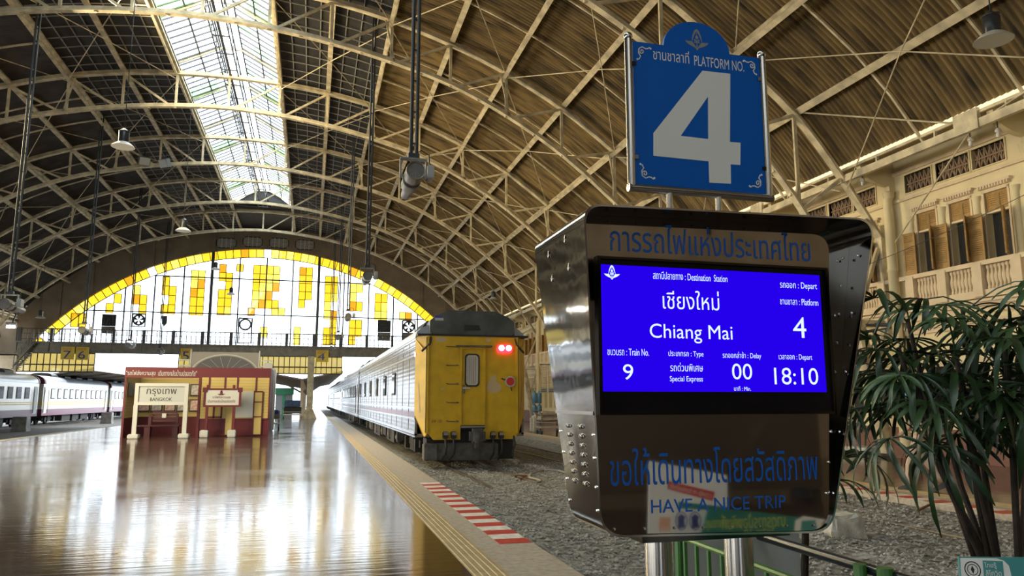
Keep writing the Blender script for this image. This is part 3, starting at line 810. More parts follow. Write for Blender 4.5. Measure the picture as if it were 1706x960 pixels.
for z in (z_t1, z_t2, SILL + 0.05):
    h = math.sqrt(RI * RI - (z - ZA) ** 2); mul.box(XC - h, XC + h, YEND + 0.05, YEND + 0.2, z - 0.04, z + 0.04)
mul.build('mullion', 'bridge_dark', win)
lead.build('lead_bars', 'lead', win)
for k in (-2, 2):
    mm = MB(); x = XC + k * BW; mm.box(x - 0.11, x + 0.11, YEND - 0.05, YEND + 0.25, SILL, ZA + math.sqrt(RA * RA - (k * BW) ** 2)); mm.build('main_mullion', 'bridge_dark', win)
# old extractor boxes set in the lower row of panes
for i, (u, v0, v1, kind) in enumerate(((181, 524, 556, 'box'), (231, 523, 544, 'fan'), (274, 526, 545, 'strip'), (640, 534, 568, 'box'), (681, 534, 568, 'fan'), (408, 530, 572, 'frame'))):
    a = aty(u - 10, v0, YEND - 0.2); b = aty(u + 10, v1, YEND - 0.2)
    if kind == 'strip': a.x += 0.2; b.x -= 0.3
    lab = {'box': 'grey boxed grille filling a pane of the arched window, %s' % ('left half' if u < 400 else 'right half'), 'fan': 'dark ventilator fan in the arched window, %s' % ('left half' if u < 400 else 'right half'),
           'strip': 'narrow torn dark strip hanging in the arched window left of the middle', 'frame': 'empty dark ventilator frame left of the middle of the arched window'}[kind]
    t = thing('window_ventilator', lab, 'ventilator', ((a.x + b.x) / 2, YEND - 0.15, b.z), 'ventilators in the arched window')
    x0, x1, z0, z1 = a.x, b.x, b.z, a.z
    m = MB(); cx_, cz_ = (x0 + x1) / 2, z1 - (x1 - x0) / 2; r = (x1 - x0) * .42
    if kind == 'box':
        m.box(x0, x1, YEND - 0.25, YEND - 0.02, z0, cz_ - r * 1.1); m.build('panel', 'bridge', t)
        m = MB(); m.box(x0, x1, YEND - 0.1, YEND - 0.02, cz_ - r, z1)
        for q in range(6):
            zz = cz_ - r + q * (z1 - cz_ + r) / 5; m.box(x0, x1, YEND - 0.25, YEND - 0.1, zz - 0.02, zz + 0.02); xx = x0 + q * (x1 - x0) / 5; m.box(xx - 0.02, xx + 0.02, YEND - 0.22, YEND - 0.1, cz_ - r, z1)
        m.build('grille', 'bridge_dark', t)
    elif kind == 'strip':
        m.prism([(x0, z1), (x1, z1), (x1, z0 + 0.3), ((x0 + x1) / 2, z0), (x0 + 0.1, z0 + 0.4)], YEND - 0.16, YEND - 0.1); m.build('panel', 'bridge_dark', t)
    else:
        m.strip([(x0, YEND - 0.15, z1), (x1, YEND - 0.15, z1), (x1, YEND - 0.15, z0), (x0, YEND - 0.15, z0), (x0, YEND - 0.15, z1)], 0.1, 0.12)
        circ = [(cx_ + r * math.cos(q * .3927), YEND - 0.15, cz_ + r * math.sin(q * .3927)) for q in range(17)]
        m.strip(circ, 0.1, 0.14); m.build('frame', 'bridge_dark', t)
        if kind == 'fan':
            b_ = MB()
            for q in range(5):
                an = q * 1.2566 + .3; b_.add([(cx_, YEND - 0.15, cz_), (cx_ + r * math.cos(an - .33), YEND - 0.18, cz_ + r * math.sin(an - .33)), (cx_ + r * math.cos(an + .33), YEND - 0.12, cz_ + r * math.sin(an + .33)), (cx_, YEND - 0.13, cz_)], [(0, 1, 2), (0, 2, 3), (0, 1, 3), (1, 2, 3)])
            b_.build('blades', 'bridge_dark', t)
            if z0 < cz_ - r * 1.5:
                p_ = MB(); p_.box(x0, x1, YEND - 0.2, YEND - 0.05, z0, cz_ - r * 1.15); p_.build('panel', 'bridge', t)

# lower part of the end wall: amber slatted screens and posts
for i, (ua, ub) in enumerate(((28, 157), (297, 570))):
    x0 = aty(ua, 605, YEND).x; x1 = aty(ub, 605, YEND).x; z0 = 3.7; z1 = 5.15
    m = MB(); m.box(x0, x1, YEND + 0.1, YEND + 0.13, z0, z1); o = struct(m.build('window_%d' % (3 + i), 'amberscreen'))
    m = MB(); k = int((x1 - x0) / 0.42)
    for q in range(k + 1):
        x = x0 + (x1 - x0) * q / k; m.box(x - 0.03, x + 0.03, YEND + 0.04, YEND + 0.1, z0, z1)
    for z in (z0, z0 + 0.55, z1): m.box(x0, x1, YEND + 0.02, YEND + 0.1, z - 0.05, z + 0.05)
    m.build('screen_bars', 'lead', o)
m = MB(); m.box(XC + 13.0, XC + 19.4, YEND, YEND + 0.35, -0.6, 5.0); m.box(XC - 19.4, aty(28, 600, YEND).x, YEND, YEND + 0.35, 2.2, 5.0); struct(m.build('wall_far_lower', 'wallpink', org=(XC, YEND, 0)))

# left side wall, unseen: openings, piers and high band shaped for light and reflections
m = MB()
for y in [t + BAY / 2 for t in TR_Y] + [YBACK]: m.box(XC - 19.9, XC - 19.45, y - 1.9, y + 1.9, -0.6, 6.2)
m.box(XC - 19.9, XC - 19.45, YBACK, YEND, 4.6, 8.9); struct(m.build('wall_left', 'wallpink', org=(XC - 19.5, 20, 0)))
# wall behind the camera with its own arched window and concourse openings
m = MB(); inner2 = arc(17.5, 5.0, 40)
inner2 = [(x, z + 2.5) for x, z in inner2]
V = [(x, YBACK, z) for x, z in inner2] + [(XC + (x - XC) * 19.4 / (inner2[-1][0] - XC), YBACK, zu((x - XC) * 19.4 / (inner2[-1][0] - XC)) + 0.38) for x, z in inner2]
n = len(inner2); m.add(V, [(i, i + 1, n + i + 1, n + i) for i in range(n - 1)])
for x0, x1 in ((-23.5, -14), (-12, -4), (-2, 15.4)): m.box(x0, x1, YBACK - 0.4, YBACK, 0, 5)
m.box(-23.5, 15.4, YBACK - 0.4, YBACK, 3.4, inner2[0][1])
struct(m.build('wall_back', 'gable', org=(XC, YBACK, 0)))
m = MB(); m.add([(x, YBACK - 0.1, z) for x, z in inner2], [tuple(range(len(inner2)))]); o = struct(m.build('window_front', 'frostglass', org=(XC, YBACK, 7)))
m = MB()
for k in range(-7, 8): m.box(XC + k * 2 - .05, XC + k * 2 + .05, YBACK - .2, YBACK, inner2[0][1], inner2[0][1] + .2 + math.sqrt(max(.1, 17.5 ** 2 - (k * 2) ** 2)) - (5.0 - ZA))
m.build('mullion', 'bridge_dark', o)

# ---- footbridge along the far end
fb = thing('footbridge', 'grey girder footbridge with railings crossing below the arched window', 'footbridge', (XC, YEND - 1, 5.1))
x0, x1 = XC - 17.6, XC + 19.2
m = MB(); m.box(x0, x1, YEND - 1.6, YEND - 1.45, 5.12, 5.85); m.box(x0, x1, YEND - 1.7, YEND - 1.35, 5.82, 5.92); m.box(x0, x1, YEND - 1.68, YEND - 1.38, 5.08, 5.16)
q = x0
while q < x1: m.box(q, q + 0.1, YEND - 1.68, YEND - 1.6, 5.12, 5.85); q += 2.15
m.build('girder', 'bridge', fb)
m = MB(); m.box(x0, x1, YEND - 1.5, YEND - 0.02, 5.80, 5.90); m.build('deck', 'bridge_dark', fb)
m = MB(); m.box(x0, x1, YEND - 1.62, YEND - 1.5, 6.86, 6.93); m.box(x0, x1, YEND - 1.6, YEND - 1.52, 6.5, 6.54); m.box(x0, x1, YEND - 1.6, YEND - 1.52, 6.08, 6.12)
m.build('rail', 'bridge_dark', fb)
m = MB(); q = x0; i = 0
while q < x1:
    m.box(q - 0.025, q + 0.025, YEND - 1.6, YEND - 1.52, 5.9, 6.9); q += 0.36
m.build('rail_uprights', 'bridge_dark', fb)
q = x0 + 0.2
while q < x1:
    m = MB(); m.box(q - 0.1, q + 0.1, YEND - 1.66, YEND - 1.46, 5.9, 6.96); m.build('rail_post', 'bridge_dark', fb); q += 2.15
# posts under it
for i, (x, lab) in enumerate(((XC + 2 * BW - 0.35, 'tall cream column with a flared base under the footbridge by the platform end'), (XC - 2 * BW, 'cream column under the footbridge behind the red booth'))):
    if i == 2: x = aty(157, 610, YEND - 1.5).x
    t = thing('platform_column', lab, 'column', (x, YEND - 1.5, 0), 'columns under the footbridge')
    hw = 0.26 if i < 2 else 0.13
    m = MB(); m.box(x - hw, x + hw, YEND - 1.70, YEND - 1.30, 0.3 if i < 2 else -0.55, 5.08); m.build('shaft', 'cream_steel' if i < 2 else 'bridge', t)
    m = MB()
    if i < 2: m.prism([(x - 0.62, 0), (x + 0.62, 0), (x + 0.30, 0.75), (x - 0.30, 0.75)], YEND - 1.85, YEND - 1.15)
    else: m.box(x - .25, x + .25, YEND - 1.75, YEND - 1.25, -0.55, 0.0)
    m.build('base', 'cream_steel' if i < 2 else 'bridge', t)
# stair at the left end of the bridge
a = aty(60, 568, YEND - 1.5); b = aty(24, 633, YEND - 1.5); b.z = max(b.z, 4.05)
t = thing('staircase', 'steep steel stair with handrails at the left end of the footbridge', 'stair', (b.x, YEND - 1.5, b.z))
for dy in (-0.5, 0.5):
    m = MB(); m.bar((a.x, YEND - 1.5 + dy, a.z - 0.3), (b.x, YEND - 1.5 + dy, b.z), 0.08, 0.25, up=(0, 1, 0)); m.build('stringer', 'bridge', t)
    m = MB(); m.bar((a.x, YEND - 1.5 + dy, a.z + 0.65), (b.x, YEND - 1.5 + dy, b.z + 0.95), 0.06, 0.06)
    for q in range(7):
        c = a.lerp(b, q / 6); m.bar((c.x, YEND - 1.5 + dy, c.z - 0.2), (c.x, YEND - 1.5 + dy, c.z + 0.75), 0.05)
    m.build('handrail', 'bridge', t)
m = MB()
for q in range(15):
    c = a.lerp(b, q / 14); m.box(c.x - 0.13, c.x + 0.13, YEND - 2.0, YEND - 1.0, c.z - 0.25, c.z - 0.21)
m.build('treads', 'bridge', t)

# ================================================================== RIGHT SIDE BUILDING
WX = 15.4; BP = 4.12; BY0 = 12.33
WOFF = (1.0, 2.02, 3.06); WW = 0.31
wall = MB(); NB = 13
ya, yb = BY0, BY0 + BP * NB
wall.box(WX, WX + 0.5, YBACK, BY0, -0.6, 8.9)
wall.box(WX, WX + 0.5, ya, yb, -0.6, 1.0); wall.box(WX, WX + 0.5, ya, yb, 2.35, 4.74); wall.box(WX, WX + 0.5, ya, yb, 6.42, 7.05); wall.box(WX, WX + 0.5, ya, yb, 7.55, 8.9)
wall.box(WX + 0.25, WX + 0.5, ya, yb, 7.05, 7.55)
for k in range(NB):
    y0 = BY0 + k * BP
    ed = [y0] + [e for o in WOFF for e in (y0 + o - WW, y0 + o + WW)] + [y0 + BP]
    for i in range(0, 8, 2):
        wall.box(WX, WX + 0.5, ed[i], ed[i + 1], 4.74, 6.42); wall.box(WX, WX + 0.5, ed[i], ed[i + 1], 1.0, 2.35)
    for a, b in ((0, .64), (1.53, 1.62), (2.62, 2.77), (3.67, BP)): wall.box(WX, WX + 0.25, y0 + a, y0 + b, 7.05, 7.55)
struct(wall.build('wall_right', 'wallcream', org=(WX, 20, 0)))
m = MB(); m.box(WX - 0.04, WX, YBACK, yb, 0, 0.78)
struct(m.build('baseboard_right', 'dado', org=(WX, 20, 0)))
m = MB()
for z0, z1, p in ((3.22, 3.34, .06), (3.34, 3.42, .11), (3.56, 3.72, .08), (3.72, 3.80, .16), (3.80, 3.86, .22), (6.86, 6.93, .07), (7.62, 7.72, .06), (2.42, 2.5, 0.05)):
    m.box(WX - p, WX, YBACK, yb, z0, z1)
struct(m.build('trim_8', 'wallpink', org=(WX, 20, 0)))
m = MB(); m.add([(14.2, YBACK, 7.86), (WX, YBACK, 8.12), (WX, yb, 8.12), (14.2, yb, 7.86), (14.2, YBACK, 7.9), (WX, YBACK, 8.18), (WX, yb, 8.18), (14.2, yb, 7.9)], [(0, 1, 2, 3), (4, 7, 6, 5), (0, 4, 5, 1), (1, 5, 6, 2), (2, 6, 7, 3), (3, 7, 4, 0)])
struct(m.build('trim_9', 'eave', org=(WX, 20, 8)))
m = MB()
for k in range(NB):
    y0 = BY0 + k * BP
    for o in WOFF:
        m.box(WX + 0.2, WX + 0.24, y0 + o - WW, y0 + o + WW, 4.7, 6.42); m.box(WX + 0.2, WX + 0.24, y0 + o - WW, y0 + o + WW, 1.0, 2.35)
struct(m.build('window_glass_right', 'darkroom', org=(WX, 20, 0)))

def louvred(mb, o, du, w_, z0, z1, th=0.035):
    """louvred leaf: hinge o=(x,y), direction du (unit, horizontal)"""
    du = Vector((du[0], du[1], 0)).normalized(); nn = Vector((-du.y, du.x, 0)) * th / 2
    P = lambda a, z, s: Vector((o[0], o[1], z)) + du * a + nn * s
    def blk(a0, a1, za, zb, k=1.0):
        mb.add([P(a0, za, -k), P(a1, za, -k), P(a1, za, k), P(a0, za, k), P(a0, zb, -k), P(a1, zb, -k), P(a1, zb, k), P(a0, zb, k)], [(0, 3, 2, 1), (4, 5, 6, 7), (0, 1, 5, 4), (1, 2, 6, 5), (2, 3, 7, 6), (3, 0, 4, 7)])
    s = 0.045
    blk(0, s, z0, z1); blk(w_ - s, w_, z0, z1)
    rails = [z0, z0 + 0.1] + ([z0 + (z1 - z0) * .70, z0 + (z1 - z0) * .70 + .06] if z1 - z0 > 0.8 else []) + [z1 - 0.07, z1]
    for i in range(0, len(rails), 2): blk(s, w_ - s, rails[i], rails[i + 1])
    blk(s, w_ - s, z0, z1, 0.15)
    z = z0 + 0.12
    while z < z1 - 0.09:
        mb.add([P(s, z, -.9), P(w_ - s, z, -.9), P(w_ - s, z + .03, .9), P(s, z + .03, .9), P(s, z + .01, -.9), P(w_ - s, z + .01, -.9), P(w_ - s, z + .04, .9), P(s, z + .04, .9)], [(0, 3, 2, 1), (4, 5, 6, 7), (0, 1, 5, 4), (1, 2, 6, 5), (2, 3, 7, 6), (3, 0, 4, 7)])
        z += 0.05
wi = 5
protos = []
def make_window(yc, idx):
    m = MB(); m.box(WX - 0.02, WX + 0.14, yc - WW - .05, yc - WW, 4.72, 6.45); m.box(WX - 0.02, WX + 0.14, yc + WW, yc + WW + .05, 4.72, 6.45)
    m.box(WX - 0.02, WX + 0.14, yc - WW - .05, yc + WW + .05, 6.40, 6.46); m.box(WX + 0.02, WX + 0.14, yc - WW, yc + WW, 5.89, 5.94)
    o = struct(m.build('window_%d' % idx, 'wallpink', org=(WX, yc, 4.74)))
    m = MB(); louvred(m, (WX + 0.06, yc - WW), (0, 1), WW, 5.94, 6.40); louvred(m, (WX + 0.06, yc), (0, 1), WW, 5.94, 6.40); m.build('transom_louver', 'shutter', o)
    m = MB(); louvred(m, (WX - 0.15, yc + WW - .02), (-0.07, 0.30), WW + .03, 4.78, 5.9); m.build('shutter', 'shutter', o)
    m = MB(); louvred(m, (WX - 0.15, yc - WW + .0), (-0.26, -0.16), WW, 4.78, 5.9); m.build('shutter', 'shutter', o)
    m = MB(); m.box(WX - 0.10, WX, yc - .46, yc + .46, 6.56, 6.62); m.box(WX - 0.06, WX, yc - .42, yc + .42, 6.49, 6.56)
    for q in range(11): m.box(WX - 0.09, WX, yc - .41 + q * .078, yc - .41 + q * .078 + .045, 6.50, 6.56)
    m.build('lintel', 'wallpink', o)
    return o
wproto = None
for k in range(NB):
    for off in WOFF:
        yc = BY0 + k * BP + off
        if wproto is None: wproto = make_window(yc, wi)
        else:
            c = copy_tree(wproto, (WX, yc, 4.74)); c.name = 'window_%d' % wi
        wi += 1
def bal_prof(): return [(.045, 0), (.045, .05), (.028, .08), (.05, .2), (.055, .28), (.03, .42), (.026, .46), (.045, .5), (.045, .56)]
bproto = None
for k in range(NB):
    y0 = BY0 + k * BP
    lab = 'pale stucco balustrade under the upper shuttered windows, %s bay from the camera' % ORD[k]
    if bproto is None:
        t = bproto = thing('balustrade', lab, 'balustrade', (WX, y0, 3.9), 'balustrades of the upper floor')
        m = MB(); m.box(WX - 0.22, WX, y0 + .2, y0 + 3.92, 4.66, 4.77); m.build('top_rail', 'wallpink', t)
        m = MB(); m.box(WX - 0.18, WX, y0 + .2, y0 + 3.92, 3.90, 4.08); m.build('plinth', 'wallpink', t)
        for o in (.48, 1.51, 2.54, 3.57):
            m = MB(); m.box(WX - 0.24, WX, y0 + o - .13, y0 + o + .13, 3.92, 4.72); m.build('pedestal', 'wallpink', t)
            m = MB(); m.lathe([(.10, 0), (.10, .06), (.08, .1), (.075, 1.45), (.10, 1.5), (.12, 1.6)], (WX - 0.01, y0 + o, 4.77), 10); m.build('colonnette', 'wallcream', t, smooth=True)
        for o in (.48, 1.51, 2.54):
            for q in range(7):
                m = MB(); m.lathe(bal_prof(), (WX - 0.10, y0 + o + .21 + q * .102, 4.09), 8); m.build('baluster', 'wallpink', t, smooth=True)
    else: copy_tree(bproto, (WX, y0, 3.9), lab)
# lattice friezes
fproto = None
for k in range(NB):
    y0 = BY0 + k * BP
    for j, (a, b) in enumerate(((.64, 1.53), (1.62, 2.62), (2.77, 3.67))):
        if fproto is None:
            t = thing('lattice_vent', 'x', 'vent', (WX, y0 + a, 7.05), 'lattice vents under the eaves'); fproto = t
            m = MB(); n = 6; w_ = b - a
            for q in range(n):
                c0 = y0 + a + w_ * q / n; c1 = y0 + a + w_ * (q + 1) / n
                m.bar((WX + .08, c0, 7.07), (WX + .08, c1, 7.53), 0.035, 0.03, up=(1, 0, 0)); m.bar((WX + .08, c0, 7.53), (WX + .08, c1, 7.07), 0.035, 0.03, up=(1, 0, 0))
                m.box(WX + .05, WX + .1, c0 - .012, c0 + .012, 7.05, 7.55)
            m.box(WX + .05, WX + .1, y0 + a, y0 + b, 7.28, 7.32)
            m.build('lattice', 'lattice', t)
            m = MB(); m.box(WX + .2, WX + .22, y0 + a, y0 + b, 7.05, 7.55); m.build('backing', 'dark_board', t)
            m = MB()
            for q in ((a - .03, a, 7.02, 7.58), (b, b + .03, 7.02, 7.58)): m.box(WX - .03, WX + .1, y0 + q[0], y0 + q[1], q[2], q[3])
            m.box(WX - .03, WX + .1, y0 + a, y0 + b, 7.02, 7.05); m.box(WX - .03, WX + .1, y0 + a, y0 + b, 7.55, 7.58); m.build('frame', 'wallcream', t)
            c = t
        else: c = copy_tree(fproto, (WX, y0 + a, 7.05), scale=(1, (b - a) / .89, 1))
        c['label'] = 'carved lattice vent under the eaves, %s of three in the %s bay from the camera' % (('nearest', 'middle', 'farthest')[j], ORD[k])
# ground floor lattice vents
gproto = None
for k in range(1, NB):
    for j, off in enumerate(WOFF):
        yc = BY0 + k * BP + off; lab = 'square patterned vent in the lower wall, %s of three in the %s bay' % (('nearest', 'middle', 'farthest')[j], ORD[k])
        if gproto is None:
            t = gproto = thing('wall_vent', lab, 'vent', (WX, yc, 2.6), 'vents of the lower wall')
            m = MB(); m.box(WX - .02, WX - .005, yc - .34, yc + .34, 2.62, 3.06); m.build('backing', 'lattice', t)
            m = MB(); m.box(WX - .06, WX, yc - .38, yc + .38, 2.58, 2.62); m.box(WX - .06, WX, yc - .38, yc + .38, 3.06, 3.10)
            for q in range(4):
                c0 = yc - .36 + q * .24; m.box(WX - .05, WX, c0 - .02, c0 + .02, 2.6, 3.08)
            for q in range(3):
                c0 = yc - .24 + q * .24; m.strip([(WX - .03, c0 + .09 * math.cos(h * .785), 2.84 + .15 * math.sin(h * .785)) for h in range(9)], .03, .03, up=(1, 0, 0)); m.box(WX - .04, WX - .01, c0 - .11, c0 + .11, 2.83, 2.85)
            m.build('lattice', 'wallpink', t)
        else: copy_tree(gproto, (WX, yc, 2.6), lab)
# round drainpipe columns and eave brackets
cproto = None; bkproto = None
for k in range(NB):
    y = BY0 + k * BP
    if k % 2 == 1:
        lab = 'round cream column against the right wall, %s from the camera' % ORD[k // 2]
        if cproto is None:
            t = cproto = thing('wall_column', lab, 'column', (WX - .22, y, 0), 'round columns of the right wall')
            m = MB(); m.lathe([(.15, .3), (.15, 2.2), (.125, 2.25), (.125, 4.95), (.14, 4.97), (.14, 5.03), (.125, 5.05), (.12, 7.0)], (WX - .22, y, 0), 16); m.build('shaft', 'wallcream', t, smooth=True)
            m = MB(); m.box(WX - .42, WX - .02, y - .22, y + .22, 0, .3); m.build('base', 'dado', t)
        else: copy_tree(cproto, (WX - .22, y, 0), lab)
    lab = 'curved cream bracket carrying the eave on the right wall, %s from the camera' % ORD[k]
    if bkproto is None:
        t = bkproto = thing('eave_bracket', lab, 'bracket', (WX, y, 6.9), 'eave brackets')
        m = MB(); prof = [(WX, 7.15), (WX - .18, 7.15), (WX - .2, 7.35)] + [(WX - .2 - .9 * math.sin(q * .26), 7.35 + .5 * (1 - math.cos(q * .26)) + .02) for q in range(1, 7)] + [(14.3, 7.95), (WX, 8.1)]
        m.prism(prof, y - .08, y + .08); m.build('arm', 'wallcream', t)
        m = MB(); m.lathe([(.03, 0), (.10, .12), (.14, .2), (.16, .34), (.12, .36)], (WX - .16, y, 6.85), 10); m.build('drop_boss', 'wallcream', t, smooth=True)
    else: copy_tree(bkproto, (WX, y, 6.9), lab)

# ================================================================== TRAINS
def car_section(x0, x1, zs, zg, zc, inset=0.0):
    cx_ = (x0 + x1) / 2; w_ = (x1 - x0) / 2 - inset
    pts = [(cx_ - w_, zs), (cx_ - w_, zg)]
    for q in range(1, 12):
        a = math.pi - math.pi * q / 12; pts.append((cx_ + w_ * math.copysign(abs(math.cos(a)) ** 0.8, math.cos(a)), zg + (zc - zg) * math.sin(a) ** 0.9))
    return pts + [(cx_ + w_, zg), (cx_ + w_, zs)]
TX0, TX1 = 2.56, 5.42; TC = (TX0 + TX1) / 2
ZR = -0.17
def bogie(t, yc, x0, x1, zr):
    cx_ = (x0 + x1) / 2
    m = MB()
    for sx in (-.72, .72):
        m.box(cx_ + sx * 1.35 - .09, cx_ + sx * 1.35 + .09, yc - 1.5, yc + 1.5, zr + .38, zr + .58); m.box(cx_ + sx * 1.35 - .13, cx_ + sx * 1.35 + .13, yc - .35, yc + .35, zr + .25, zr + .68)
        for dy in (-1.05, 1.05):
            m.box(cx_ + sx * 1.45 - .12, cx_ + sx * 1.45 + .12, yc + dy - .16, yc + dy + .16, zr + .25, zr + .6)
    m.box(cx_ - .9, cx_ + .9, yc - .3, yc + .3, zr + .4, zr + .7); m.build('bogie_frame', 'blackmetal', t)
    for dy in (-1.05, 1.05):
        m = MB()
        for sx in (-.53, .53): m.lathe([(.1, -.07), (.43, -.07), (.43, -.03), (.39, -.03), (.39, .06), (.12, .06)], (cx_ + sx, yc + dy, zr + .42), 20, axis=(1, 0, 0))
        m.tube([(cx_ - .75, yc + dy, zr + .42), (cx_ + .75, yc + dy, zr + .42)], .08, 8); m.build('wheelset', 'blackmetal', t)
def make_carriage(y0, y1, label, first):
    t = thing('passenger_carriage', label, 'train carriage', (TC, y0, ZR), 'carriages of the right hand train')
    zs, zg, zc = 0.62, 3.08, 3.55
    ye = y0 + (0.35 if first else 0.0)
    # body shell: sides, roof
    m = MB()
    m.box(TX0, TX0 + .06, ye, y1, zs, zg); m.box(TX1 - .06, TX1, ye, y1, zs, zg); m.box(TX0 + .06, TX1 - .06, y1 - .08, y1, zs, zg); m.box(TX0, TX1, ye, y1, zs - .05, zs + .04)
    if not first: m.box(TX0 + .06, TX1 - .06, ye, ye + .08, zs, zg)
    m.build('body_side', 'ribbed', t)
    m = MB()
    for xx, s in ((TX0, -1), (TX1, 1)):
        for z, h in ((zg - .05, .05), (2.62, .05), (1.28, .05), (1.02, .04), (zs + .02, .06), (2.86, .03)): m.box(min(xx, xx + s * .018), max(xx, xx + s * .018), ye, y1, z, z + h)
    m.build('side_rail', 'stainless', t)
    for xx, s in ((TX0, -1), (TX1, 1)):
        m = MB(); m.box(min(xx, xx + s * .006), max(xx, xx + s * .006), ye, y1, 1.07, 1.20); m.build('side_stripe', 'purple', t)
        m = MB(); q = ye + 1.3
        while q < y1 - 1: m.box(min(xx, xx + s * .008), max(xx, xx + s * .008), q, q + .03, zs + .1, zg - .08); q += 1.45
        m.build('panel_joint', 'grey_steel', t)
    m = MB(); sec = car_section(TX0 - .03, TX1 + .03, zg, zg + .04, zc); m.prism(sec, ye - .02, y1); m.build('roof', 'silverroof', t, smooth=True)
    # windows
    L = y1 - y0
    ws = [atx(u_, 640, TX0).y for u_ in (656.5, 641.5, 628.5, 618, 608.7, 601.5)] if first else [y0 + L * q for q in ((.14, .23, .32, .41, .5, .59, .68, .77, .86))]
    for xx, s in ((TX0, -1), (TX1, 1)):
        for yw in ws:
            m = MB(); m.box(min(xx + s * .005, xx + s * .03), max(xx + s * .005, xx + s * .03), yw - .42, yw + .42, 1.66, 2.36); fr = m.build('window', 'black', t)
            m = MB(); m.box(min(xx + s * .03, xx + s * .036), max(xx + s * .03, xx + s * .036), yw - .36, yw + .36, 1.72, 2.30); m.build('pane', 'trainglass', fr)
        for yd in ((y1 - .75,) if first else (y0 + .75, y1 - .75)):
            m = MB(); m.box(min(xx + s * .005, xx + s * .02), max(xx + s * .005, xx + s * .02), yd - .4, yd + .4, .75, 2.75); d_ = m.build('side_door', 'stainless', t)
            m = MB(); m.box(min(xx + s * .02, xx + s * .03), max(xx + s * .02, xx + s * .03), yd - .2, yd + .2, 1.7, 2.4); m.build('pane', 'trainglass', d_)
            m = MB(); m.tube([(xx + s * .06, yd + .5, .8), (xx + s * .06, yd + .5, 2.2)], .02, 6); m.build('grab_rail', 'chrome', t)
    # gangway at far end
    m = MB(); m.box(TC - .55, TC + .55, y1, y1 + .75, .8, 2.95)
    for q in range(4): m.box(TC - .6, TC + .6, y1 + .08 + q * .18, y1 + .14 + q * .18, .75, 3.0)
    m.build('gangway', 'black', t)
    # under-floor
    for yc in (y0 + 3.4, y1 - 3.4): bogie(t, yc, TX0, TX1, ZR)
    for i, (a, b, z0) in enumerate(((.26, .36, .12), (.38, .46, .22), (.48, .60, .10), (.63, .72, .2))):
        m = MB(); m.bev(TX0 + .1, TX1 - .1, y0 + L * a, y0 + L * b, z0, .60, .03); m.build('underfloor_box', 'blackmetal', t)
    for q in range(6):
        yy = y0 + L * (.20 + .11 * q)
        m = MB(); m.tube([(TX0 + .05, yy, .6), (TX0 + .05, yy, .25), (TX0 + .2, yy + .3, .15)], .03, 6); m.lathe([(.12, -.2), (.13, -.15), (.13, .15), (.12, .2)], (TX0 + .18, yy + .5, .35), 10, axis=(0, 1, 0)); m.build('brake_pipe', 'beam_grey', t)
    # roof air units
    for a, b in ((.02 if first else .06, .12 if first else .14), (.88, .97)):
        m = MB(); ya_, yb_ = y0 + L * a + .05, y0 + L * b
        sec = [(TC - 1.12, 3.16), (TC - 1.12, 3.5), (TC - .98, 3.62), (TC - .62, 3.79), (TC + .62, 3.79), (TC + .98, 3.62), (TC + 1.12, 3.5), (TC + 1.12, 3.16)]
        m.prism(sec, ya_, yb_); u_ = m.build('roof_unit', 'acgrey', t)
        m = MB()
        for q in range(5):
            yy = ya_ + .25 + q * .36
            for s in (-1, 1): m.prism([(TC + s * 1.05, 3.18), (TC + s * 1.22, 3.20), (TC + s * 1.22, 3.42), (TC + s * 1.1, 3.58), (TC + s * 1.05, 3.58)], yy, yy + .2)
        m.build('cooling_grille', 'black', u_)
    for q in range(5):
        m = MB(); yy = y0 + L * (.2 + .14 * q); m.prism([(TC - .7, 3.4), (TC - .5, 3.62), (TC + .5, 3.62), (TC + .7, 3.4)], yy, yy + .9); m.build('roof_vent', 'acgrey', t)
    return t
Y1 = 18.6
first = make_carriage(Y1, 41.9, 'rear silver carriage with a yellow end wall, closest to the camera beside the platform', True)
# --- yellow end of the last carriage
E_ = Y1
def px(u, v): p = aty(u, v, E_); return p.x, p.z
fl, fr_ = px(712, 640)[0], px(861, 640)[0]
zt = 3.12; zb = 0.52
m = MB()
rec0, rec1 = px(767, 720)[0], px(806, 720)[0]
m.prism([(fl, .72), (fl + .18, zb), (rec0, zb), (rec0, .83), (rec1, .83), (rec1, zb), (fr_ - .05, zb), (fr_, .62), (fr_, zt), (fl, zt)], E_, E_ + .06)
m.box(fl, fr_, E_ + .06, E_ + .4, zt - .06, zt)
face = m.build('end_wall', 'yellow', first)
for s, x in ((-1, fl), (1, fr_)):
    xo = TX0 - .02 if s < 0 else TX1 + .02
    m = MB(); y2 = E_ + .36
    a = [(x, E_, .66), (x, E_, zt), (xo, y2, zt), (xo, y2, 1.15), (x + s * .04, y2, .60), (x + s * .04, E_ + .05, .60)]
    b = [(p[0] - s * .05, p[1] + .04, p[2]) for p in a]
    n = len(a); m.add(a + b, [tuple(range(n)), tuple(range(2 * n - 1, n - 1, -1))] + [(i, i + n, (i + 1) % n + n, (i + 1) % n) for i in range(n)])
    m.bar((x, E_ - .02, .66), (x, E_ - .02, zt), .05, .05)
    m.bar((x + s * .12, E_ + .1, zt - .32), (xo, y2, zt - .08), .03, .03)
    m.build('corner_wing', 'yellow', first)
    m = MB(); m.bar((x + s * .03, E_ - .012, .7), (x + s * .03, E_ - .012, zt - .03), .025, .03); m.build('corner_seam', 'black', first)
    m = MB(); q0 = (xo * .55 + x * .45); m.add([(q0, E_ + .185, 1.2), (xo - s * .03, E_ + .335, 1.25), (xo - s * .03, E_ + .335, 2.1), (xo * .7 + x * .3, E_ + .24, 1.9)], [(0, 1, 2, 3)]); m.build('bare_patch', 'yellow_worn', first)
